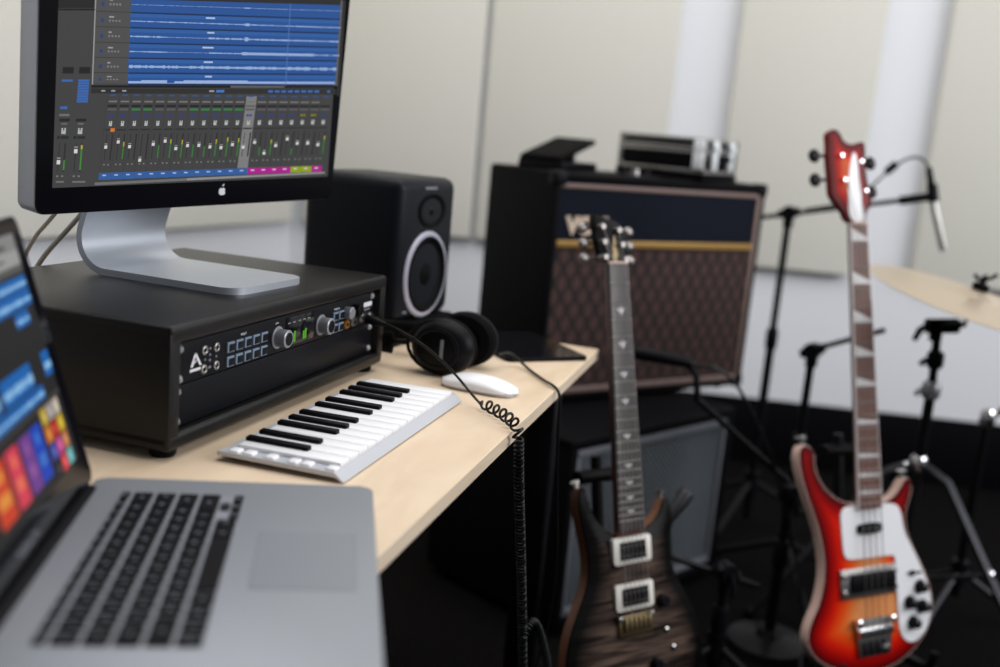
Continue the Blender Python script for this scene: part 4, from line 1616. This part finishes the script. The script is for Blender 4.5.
# --- the charcoal guitar
PM_ = guitar_matrix((787.5, -353.0, -464.5), (0.16242, 0.18866, 0.96852), (0.7348, -0.67822, 0.00889))
prs = thing('electric_guitar', 'charcoal flame-top electric guitar with two white-framed pickups in front of the amplifier', 'guitar', mat=PM_)
PO = [(-33, 152), (-54, 166), (-74, 184), (-87, 208), (-94, 232), (-99, 246), (-108, 242), (-111, 224), (-110, 200), (-104, 168), (-97, 138), (-95, 110), (-98, 84), (-110, 56), (-129, 26), (-146, -4), (-157, -38), (-162, -75), (-155, -115), (-130, -148), (-85, -168), (-30, -176), (30, -176), (85, -168), (130, -148), (155, -115), (162, -75), (157, -38), (143, 0), (122, 36), (104, 66), (97, 96), (98, 130), (104, 165), (102, 195), (94, 208), (86, 200), (78, 182), (60, 164), (30, 150)]
PO = smooth_outline([(x * 0.91 if x < 0 else x, z) for x, z in PO], 2)
pb = MB().prism(PO, F(5.0), F(27), bev=5, seg=3).build('body', M['mahogany'], prs, smooth=40)
b = MB()
b.prism(PO, F(0.6), F(5.2), mi=0)
rim = b.build('edge_burst', M['head_black'], pb, smooth=40)
burst_top('flame_top', PO, 0.4, M['prs_top'], pb, 78, 9, 7)
b = MB()
neck_loft(b, 150, 638, 56, 42, -1, 1, -6, 22, 16)
b.build('neck', M['maple_neck'], prs, smooth=60)
nw2 = lambda z: lerp(57, 43, (z - 160) / (635 - 160))
nx2 = lambda z: lerp(-1, 1, (z - 160) / (635 - 160))
MB().prism([(nx2(160) - nw2(160) / 2, 160), (nx2(160) + nw2(160) / 2, 160), (nx2(635) + nw2(635) / 2, 635), (nx2(635) - nw2(635) / 2, 635)], F(-14), F(-5.5), bev=0.8, seg=1).build('fingerboard', M['rosewood_dark'], prs)
fz2 = lambda k: 635 * 2 ** (-k / 12)
for k in range(1, 23):
    z = fz2(k)
    MB().cyl((nx2(z) - nw2(z) / 2, -14.2, z), (nx2(z) + nw2(z) / 2, -14.2, z), 1.0, n=8).build('fret', M['aged_nickel'], prs)
for k in (3, 5, 7, 9, 12, 15, 17, 19, 21):
    z = (fz2(k) + fz2(k - 1)) / 2
    hh = min(9, (fz2(k - 1) - fz2(k)) * .34)
    x = nx2(z)
    # small bird in flight
    MB().prism([(x, z - hh), (x + 4, z - hh * .2), (x + 10, z + hh * .5), (x + 3, z + hh * .35), (x, z + hh), (x - 3, z + hh * .35), (x - 10, z + hh * .5), (x - 4, z - hh * .2)], F(-14.4), F(-13.5)).build('inlay', M['pearl'], prs, smooth=0)
MB().box(-20.5, 22.5, -16, -8, 633, 638, 0.8).build('nut', M['cream'], prs)
H2 = smooth_outline([(-20, 637), (-34, 652), (-38, 690), (-43, 726), (-24, 716), (-8, 714), (8, 712), (24, 700), (28, 684), (34, 650), (22, 637)], 1)
MB().prism(H2, F(-4.5), F(10), bev=1.5).build('headstock', M['head_black'], prs, smooth=40)
MB().prism(smooth_outline([(-6, 640), (9, 640), (5, 668), (1, 690), (-3, 668)], 1), F(-6), F(-4.4)).build('truss_rod_cover', M['aged_brass'], prs)
for i, (x, z, sx_) in enumerate(((-25, 646, -1), (-26, 673, -1), (-28, 700, -1), (20, 642, 1), (14, 668, 1), (8, 694, 1))):
    k = MB().lathe([(7.5, 4), (7.5, -1), (5.5, -3), (5, -13), (0, -13)], (x, -2, z), (0, 1, 0), 14).build('tuner', M['aged_nickel'], prs)
    b = MB()
    xe = -42 if sx_ < 0 else 36
    b.tube([(x, 14, z), (xe, 14, z)], 3, 8)
    b.sphere((xe + sx_ * 12, 13, z), 12, (0.9, 0.5, 0.8), 8)
    b.build('tuner_key', M['aged_nickel'], k)
for i in range(6):
    xn = 1 + (i - 2.5) * 7.0
    xs_ = 0 + (i - 2.5) * 10.4
    xb, zb = ((-25, 646), (-26, 673), (-28, 700), (8, 694), (14, 668), (20, 642))[i]
    MB().tube([(xb, -11, zb), (xn, -16.5, 636), (xs_, -20, 0)], 0.75, 6).build('string', M['string'], prs)
for z in (126, 45):
    fr_ = rrect(84, 47, 5)
    ring_ = MB()
    ring_.prism([(u - 46 + 3, v + z - 23.5) for u, v in fr_], F(-14), F(-4), bev=1.5)
    rg = ring_.build('pickup_ring', M['pickup_cream'], prs)
    MB().box(-29, 27, -17.5, -10, z - 15.5, z + 15.5, 2).build('pickup', M['black'], rg)
    b = MB()
    for i in range(6):
        x = -1 + (i - 2.5) * 9.6
        for dz in (-8, 8):
            b.cyl((x, -18.4, z + dz), (x, -17, z + dz), 2.2, n=10)
    b.build('pole_pieces', M['nickel'], rg)
bp_ = MB().box(-40, 34, -15, -6, -22, 14, 2).build('tremolo_bridge', M['aged_brass'], prs)
for i in range(6):
    x = -1 + (i - 2.5) * 10.4
    MB().box(x - 4, x + 4, -21, -14, -14, 10, 1.5).build('saddle', M['aged_brass'], bp_)
for x, z in ((-38, 10), (32, 10)):
    MB().lathe([(5, 0), (5, 4), (0, 5)], (x, -15, z), (0, -1, 0), 12).build('bridge_post', M['nickel'], bp_)
for x, z in ((70, -28), (84, -62)):
    MB().lathe([(5.5, 0), (5.5, 5), (3, 8), (0, 8)], (x, -7, z), (0, -1, 0), 14).build('mini_switch', M['chrome'], prs)
for x, z in ((62, 26), (40, -84)):
    MB().lathe([(12, 0), (11, 12), (9, 15), (0, 15)], (x, -8, z), (0, -1, 0), 20).build('knob', M['black'], prs)
for x, z, ax_ in ((-95, 244, (-0.25, 0, 1)), (92, 207, (0.1, 0, 1))):
    MB().lathe([(4, -2), (4, 5), (7.5, 7), (8, 11), (0, 12)], (x, 16, z), Vector(ax_).normalized(), 18).build('strap_button', M['pickup_cream'] if x < 0 else M['nickel'], prs)


# ------------------------------------------------------------------ guitar stands
def guitar_stand(label, gm, low, wide, arm_z, leg_r=210):
    """low: z of the body's lowest point; arms meet the body outline at +-wide, arm_z above that point"""
    p_ = gm @ Vector((0, 0.02, low * S))
    bx = gm.to_3x3() @ Vector((1, 0, 0))
    rz = math.atan2(bx.y, bx.x)
    h0 = p_.z / S
    t = bpy.data.objects.new('guitar_stand', None)
    COL.objects.link(t)
    t.location = (p_.x, p_.y, 0)
    t.rotation_euler = (0, 0, rz)
    tag(t, label, 'guitar stand', 'guitar stands')
    hub = 160
    k = 0.235
    MB().tube([(0, 70, 40), (0, 100, hub), (0, 78 + k * (520 - h0), 520)], 11, 12).build('upright', M['black_metal'], t)
    MB().tube([(-60, 60 + k * (480 - h0), 492), (0, 76 + k * (480 - h0), 488), (60, 60 + k * (480 - h0), 492)], 13, 12).build('back_rest', M['rubber'], t)
    for sx_ in (-1, 1):
        MB().tube([(0, 95, hub - 10), (sx_ * 120, 60, 70), (sx_ * 250, -110, 12)], 9, 10).build('leg', M['black_metal'], t)
        z = h0 + arm_z - 19
        ax = sx_ * wide
        b = MB().tube(smooth_path([(0, 95, hub + 30), (sx_ * 40, 90, z + 6), (ax, 58, z), (ax, 0, z), (ax + sx_ * 6, -42, z + 2), (ax + sx_ * 8, -56, z + 16), (ax + sx_ * 8, -58, z + 46)], 2), 8.5, 10)
        b.build('cradle_arm', M['rubber'], t)
    MB().tube([(0, 95, hub - 10), (0, 125, 70), (0, 160, 12)], 9, 10).build('leg', M['black_metal'], t)
    MB().cyl((0, 94, hub - 22), (0, 100, hub + 14), 17, n=16).build('collar', M['black'], t)
    return t


guitar_stand('black guitar stand holding the red bass', BM_, -86, 112, 30)
guitar_stand('black guitar stand holding the charcoal electric guitar', PM_, -176, 100, 14)


# ------------------------------------------------------------------ microphone stands
def tripod(t, hub, reach, angs, r=8, mat='black_metal', foot=True):
    for a in angs:
        c, s_ = math.cos(math.radians(a)), math.sin(math.radians(a))
        lg = MB().tube([(c * 14, s_ * 14, hub), (c * reach, s_ * reach, r + 1.5)], r, 10).build('leg', M[mat], t)
        if foot:
            MB().tube([(c * (reach - 26), s_ * (reach - 26), r + 3), (c * (reach + 10), s_ * (reach + 10), r + 0.2)], r + 2.2, 10).build('rubber_foot', M['rubber'], lg)
    MB().cyl((0, 0, hub - 26), (0, 0, hub + 34), 19, n=18).build('leg_hub', M['black'], t)


def boom_stand(label, base, top, boom, angs=None, hub=130, reach=330, group=None, pole_r=10):
    """base (x,y); top = pivot height above desk datum; boom = two points"""
    t = thing('microphone_stand', label, 'microphone stand', (base[0], base[1], -DESK), 0, group)
    H = top + DESK
    L_ = lambda p_: Vector((p_[0] - base[0], p_[1] - base[1], p_[2] + DESK))
    if angs:
        tripod(t, hub, reach, angs)
    else:
        MB().lathe([(0, 0.3), (reach - 3, 0.3), (reach, 4), (reach - 4, 18), (30, 28), (20, 44), (0, 44)], (0, 0, 0), n=36).build('round_base', M['black_metal'], t)
    MB().tube([(0, 0, 40), (0, 0, H * 0.62)], pole_r + 2.5, 14).build('lower_tube', M['black_metal'], t)
    MB().tube([(0, 0, H * 0.6), (0, 0, H - 8)], pole_r, 14).build('upper_tube', M['black_metal'], t)
    MB().lathe([(0, -30), (15, -30), (17, -20), (17, 20), (14, 28), (0, 28)], (0, 0, H * 0.62), n=18).build('height_clutch', M['black'], t)
    p0, p1 = L_(boom[0]), L_(boom[1])
    MB().tube([p0, p1], 6.5, 12).build('boom', M['black_metal'], t)
    d = (p1 - p0).normalized()
    c = Vector((0, 0, H))
    nrm = d.cross(Vector((0, 0, 1))).normalized()
    b = MB().cyl(c - nrm * 16, c + nrm * 16, 20, n=18)
    b.cyl(c - d * 30, c + d * 30, 12, n=14)
    b.cyl(c + Vector((0, 0, -40)), c, 14, n=14)
    cl = b.build('boom_clutch', M['black'], t)
    MB().tube([c - nrm * 20, c - nrm * 30 + Vector((0, 0, -22)), c - nrm * 32 + Vector((0, 0, -42))], (5, 6, 5), 8).build('clutch_handle', M['black'], cl)
    return t, p0, p1


# overhead stand behind the bass
oh, _, _ = boom_stand('tall black boom stand reaching behind the bass headstock from beside the amplifier', (2085, -520), 214, ((2112, -436, 190), (2040, -862, 293)), (40, 160, 280), hub=150, reach=300, group='microphone stands')
MB().cyl((2112 - 2085, -436 + 520, 190 + DESK), (2120 - 2085, -404 + 520, 183 + DESK), 13, n=14).build('counterweight', M['rubber'], oh)
MB().tube([(2050 - 2085, -800 + 520, 278 + DESK), (2038 - 2085, -878 + 520, 298 + DESK)], 12, 12).build('boom_grip', M['black'], oh)
mic = thing('microphone', 'slim silver pencil microphone hanging from the tall boom stand', 'microphone', (2036, -884, 290), 0)
L_ = lambda x, y, z: Vector((x - 2036, y + 884, z - 290))
MB().tube([L_(2037, -878, 312), L_(2035, -886, 272), L_(2023, -924, 166), L_(2022, -926, 158)], (9, 10.5, 10.5, 8), 16).build('body', M['mic_silver'], mic)
MB().tube([L_(2038, -872, 330), L_(2036, -884, 284)], 14, 14).build('clip', M['black'], mic)
MB().tube([L_(2041, -858, 372), L_(2038, -873, 320)], (8, 10), 12).build('plug', M['black'], mic)
MB().tube(smooth_path([L_(2041, -858, 372), L_(2043, -836, 398), L_(2044, -800, 392), L_(2037, -760, 356), L_(2037, -717, 301), L_(2046, -690, 272), L_(2062, -640, 250), L_(2076, -560, 228)], 3), 3.2, 8).build('cable', M['cable_black'], mic)
MB().lathe([(0, -18), (10, -18), (11, 0), (10, 18), (0, 18)], L_(2037, -765, 362), (L_(2037, -717, 301) - L_(2037, -775, 366)).normalized(), 14).build('cable_coupler', M['black'], mic)

boom_stand('short black boom stand standing behind the bass neck', (1684, -622), -96, ((1694, -596, -106), (1622, -774, -13)), (50, 200, 320), group='microphone stands', reach=240)
boom_stand('low black boom stand aimed at the large amplifier grille', (1352, -606), -362, ((1392, -640, -378), (1172, -392, -140)), None, reach=95, group='microphone stands')
mic2 = thing('microphone', 'dark microphone pointing at the large amplifier grille', 'microphone', (1168, -372, -92), 0)
L_ = lambda x, y, z: Vector((x - 1168, y + 372, z + 92))
MB().tube([L_(1174, -394, -146), L_(1175, -384, -90), L_(1176, -362, -66)], 7, 10).build('clip', M['black'], mic2)
MB().tube([L_(1182, -378, -74), L_(1176, -362, -66), L_(1150, -270, -56), L_(1146, -256, -55)], (9, 12, 15, 13), 16).build('body', M['black'], mic2)
MB().tube(smooth_path([L_(1182, -378, -74), L_(1196, -420, -70), L_(1230, -470, -110), L_(1290, -530, -220), L_(1330, -585, -340), L_(1345, -640, -500), L_(1300, -700, -725)], 3), 3.4, 8).build('cable', M['cable_black'], mic2)

boom_stand('knee-high black boom stand between the two guitars', (1091, -498), -466, ((1155, -564, -509), (1008, -389, -423)), (10, 130, 250), hub=100, reach=180, group='microphone stands')
MX, MY, MZ = (1008, -382, -378)
mic3 = thing('microphone', 'dark microphone beside the charcoal guitar aimed at the silver grille', 'microphone', (MX, MY, MZ), 0)
V = Vector
MB().tube([V((0, -4, -44)), V((-4, 4, 10)), V((0, 0, 40))], 6.5, 10).build('clip', M['black'], mic3)
MB().tube([V((-18, 16, 24)), V((0, 0, 40)), V((22, -20, 78)), V((26, -23, 84))], (9, 12, 16, 13), 16).build('body', M['steel'], mic3)
MB().tube(smooth_path([V((-18, 16, 24)), V((-22, 30, 0)), V((20, 40, -120)), V((90, 20, -300)), V((140, 0, -384))], 3), 3.2, 8).build('cable', M['cable_black'], mic3)

# ------------------------------------------------------------------ cymbal and its stand
cr = Vector((0.2745, -0.9576, 0.0878)); cu = Vector((0.1588, 0.1351, 0.978)); cw = Vector((0.9484, 0.2545, -0.1891))
nrm = (0.28 * cr + 0.96 * cu).normalized() * math.cos(math.radians(18)) - cw * math.sin(math.radians(18))
nrm.normalize()
cyc = Vector((1486, -934, 98))
cy = thing('cymbal', 'large bronze cymbal tilted on its stand at the right edge', 'cymbal', tuple(cyc), 0)
prof = [(9, 22.5), (20, 22), (36, 17), (48, 9.5), (56, 7.0), (110, 4.5), (180, -1), (228, -7), (232, -8), (231.5, -9), (180, -2.6), (110, 2.9), (56, 5.4), (48, 7.9), (36, 15.4), (20, 20.4), (9, 21)]
b = MB().lathe(prof, (0, 0, 0), nrm, 96)
b.build('plate', M['bronze'], cy, smooth=25)
cs = thing('cymbal_stand', 'black and chrome cymbal stand with folding legs below the cymbal', 'cymbal stand', (1540, -885, -DESK), 0)
L_ = lambda x, y, z: Vector((x - 1540, y + 885, z + DESK))
tip = cyc + nrm * 60
MB().tube([L_(*(cyc - nrm * 60)), L_(*tip)], 4.5, 10).build('tilter_rod', M['chrome'], cs)
MB().lathe([(0, -11), (19, -11), (22, -4), (21, 0), (0, 0)], L_(*(cyc + nrm * 18)), nrm, 20).build('lower_felt', M['foam'], cs)
MB().lathe([(0, 0), (17, 0), (18, 10), (14, 14), (0, 14)], L_(*(cyc + nrm * 23.5)), nrm, 20).build('upper_felt', M['foam'], cs)
b = MB()
wc = L_(*(cyc + nrm * 46))
b.lathe([(0, -7), (7, -7), (7, 8), (0, 8)], wc, nrm, 14)
for s_ in (-1, 1):
    b.tube([wc, wc + cr * 15 * s_ + nrm * 4, wc + cr * 24 * s_ + nrm * 12], (4, 4, 5), 8)
b.build('wing_nut', M['black_metal'], cs)
MB().tube([L_(*(cyc - nrm * 58)), L_(1552, -876, 20), L_(1562, -866, 25)], 7.5, 12).build('boom_arm', M['black_metal'], cs)
MB().tube([(0, 0, 90), (0, 0, 430)], 14, 16).build('lower_tube', M['steel'], cs)
MB().tube([(0, 0, 420), (0, 0, 625)], 11.5, 16).build('middle_tube', M['black_metal'], cs)
MB().tube([(0, 0, 615), (8, 6, 735)], 9.5, 14).build('upper_tube', M['black_metal'], cs)
c = L_(1550, -876, 22)
b = MB()
b.cyl(c + Vector(cr) * -24, c + Vector(cr) * 46, 17, n=18)
b.cyl(c + Vector((0, 0, -34)), c, 14, n=14)
b.build('tilter', M['black'], cs)
MB().tube([c - cr * 20 + cu * 2, c - cr * 38 - cu * 8, c - cr * 52 - cu * 32], (6, 8, 6), 8).build('tilter_handle', M['black'], cs)
for z, m_, s_ in ((676, 'black', 1), (606, 'knob_grey', 1.1), (430, 'chrome', 1.0)):
    b = MB().lathe([(0, -20), (14 * s_, -20), (19 * s_, -12), (19 * s_, 12), (14 * s_, 20), (0, 20)], (3 if z > 650 else 0, 2 if z > 650 else 0, z), n=18)
    b.tube([Vector((0, 0, z)), Vector((0, 0, z)) - cr * 26, Vector((0, 0, z)) - cr * 36 - cu * 10], (6, 6, 7), 8)
    b.build('height_collar', M[m_], cs)
for a in (245, 5, 100):
    ca, sa = math.cos(math.radians(a)), math.sin(math.radians(a))
    for k_ in (-1, 1):
        o_ = Vector((-sa, ca, 0)) * 9 * k_
        if k_ == -1:
            lg = MB().tube([o_ + Vector((ca * 18, sa * 18, 428)), o_ + Vector((ca * 70, sa * 70, 404)), o_ + Vector((ca * 330, sa * 330, 12))], 6.5, 10).build('leg', M['steel'], cs)
        else:
            MB().tube([o_ + Vector((ca * 18, sa * 18, 428)), o_ + Vector((ca * 70, sa * 70, 404)), o_ + Vector((ca * 330, sa * 330, 12))], 6.5, 10).build('leg_rail', M['steel'], lg)
    MB().tube([(ca * 16, sa * 16, 150), (ca * 190, sa * 190, 222)], 5.5, 10).build('leg_brace', M['steel'], lg)
    MB().sphere((ca * 190, sa * 190, 224), 13, n=8).build('leg_joint', M['chrome'], lg)
    MB().sphere((ca * 330, sa * 330, 15), 15, n=8).build('rubber_foot', M['rubber'], lg)
MB().lathe([(0, -22), (17, -22), (20, -14), (20, 14), (17, 22), (0, 22)], (0, 0, 150), n=18).build('brace_hub', M['steel'], cs)

# a second, shorter hardware stand at the frame's right edge
hs = thing('drum_hardware_stand', 'short chrome-topped drum hardware stand at the right edge below the cymbal', 'drum hardware', (1720, -1046, -DESK), 0)
tripod(hs, 120, 200, (30, 150, 270), 7, 'steel')
MB().tube([(0, 0, 60), (0, 0, 505)], 10, 14).build('tube', M['black_metal'], hs)
b = MB().lathe([(0, -20), (15, -20), (18, -8), (18, 12), (12, 22), (0, 22)], (0, 0, 522), n=18)
b.build('top_clamp', M['chrome'], hs)
MB().tube([Vector((0, 0, 528)), Vector((0, 0, 532)) + cr * 22, Vector((0, 0, 546)) + cr * 36], (7, 8, 9), 10).build('wing_screw', M['chrome'], hs)

# ------------------------------------------------------------------ light
wd = bpy.data.worlds.new('World')
bpy.context.scene.world = wd
wd.use_nodes = True
bg = wd.node_tree.nodes['Background']
bg.inputs[0].default_value = (0.93, 0.96, 1.0, 1)
bg.inputs[1].default_value = 0.12


def area(name, loc, target, sx_, sy_, power, col=(1, 1, 1)):
    l = bpy.data.lights.new(name, 'AREA')
    l.shape = 'RECTANGLE'
    l.size, l.size_y = sx_, sy_
    l.energy = power
    l.color = col
    o = bpy.data.objects.new(name, l)
    COL.objects.link(o)
    o.location = loc
    o.rotation_euler = (Vector(target) - Vector(loc)).to_track_quat('-Z', 'Y').to_euler()
    return o


area('window_light', (1.0, -3.6, 2.3), (1.3, 0.2, 0.7), 3.2, 1.8, 116, (0.97, 0.98, 1.0))
area('ceiling_light', (0.9, -0.2, 2.9), (0.9, -0.2, 0), 2.6, 2.6, 62, (1.0, 0.98, 0.95))

# ------------------------------------------------------------------ camera
cam = bpy.data.cameras.new('camera')
co = bpy.data.objects.new('camera', cam)
COL.objects.link(co)
cam.sensor_width = 36
cam.lens = 1035.71 / 1000 * 36
rgt, upv, fwd = Vector((0.2745, -0.9576, 0.0878)), Vector((0.1588, 0.1351, 0.978)), Vector((0.9484, 0.2545, -0.1891))
mm = Matrix((rgt, upv, -fwd)).transposed().to_4x4()
mm.translation = W3(-943.3, -527.9, 361.1)
co.matrix_world = mm
cam.clip_start = 0.02
cam.dof.use_dof = True
cam.dof.focus_distance = 1.27
cam.dof.aperture_fstop = 2.2
sc_ = bpy.context.scene
sc_.camera = co
sc_.view_settings.view_transform = 'Standard'
sc_.view_settings.look = 'None'
sc_.view_settings.exposure = 0
sc_.view_settings.gamma = 1
sc_.view_settings.use_curve_mapping = False
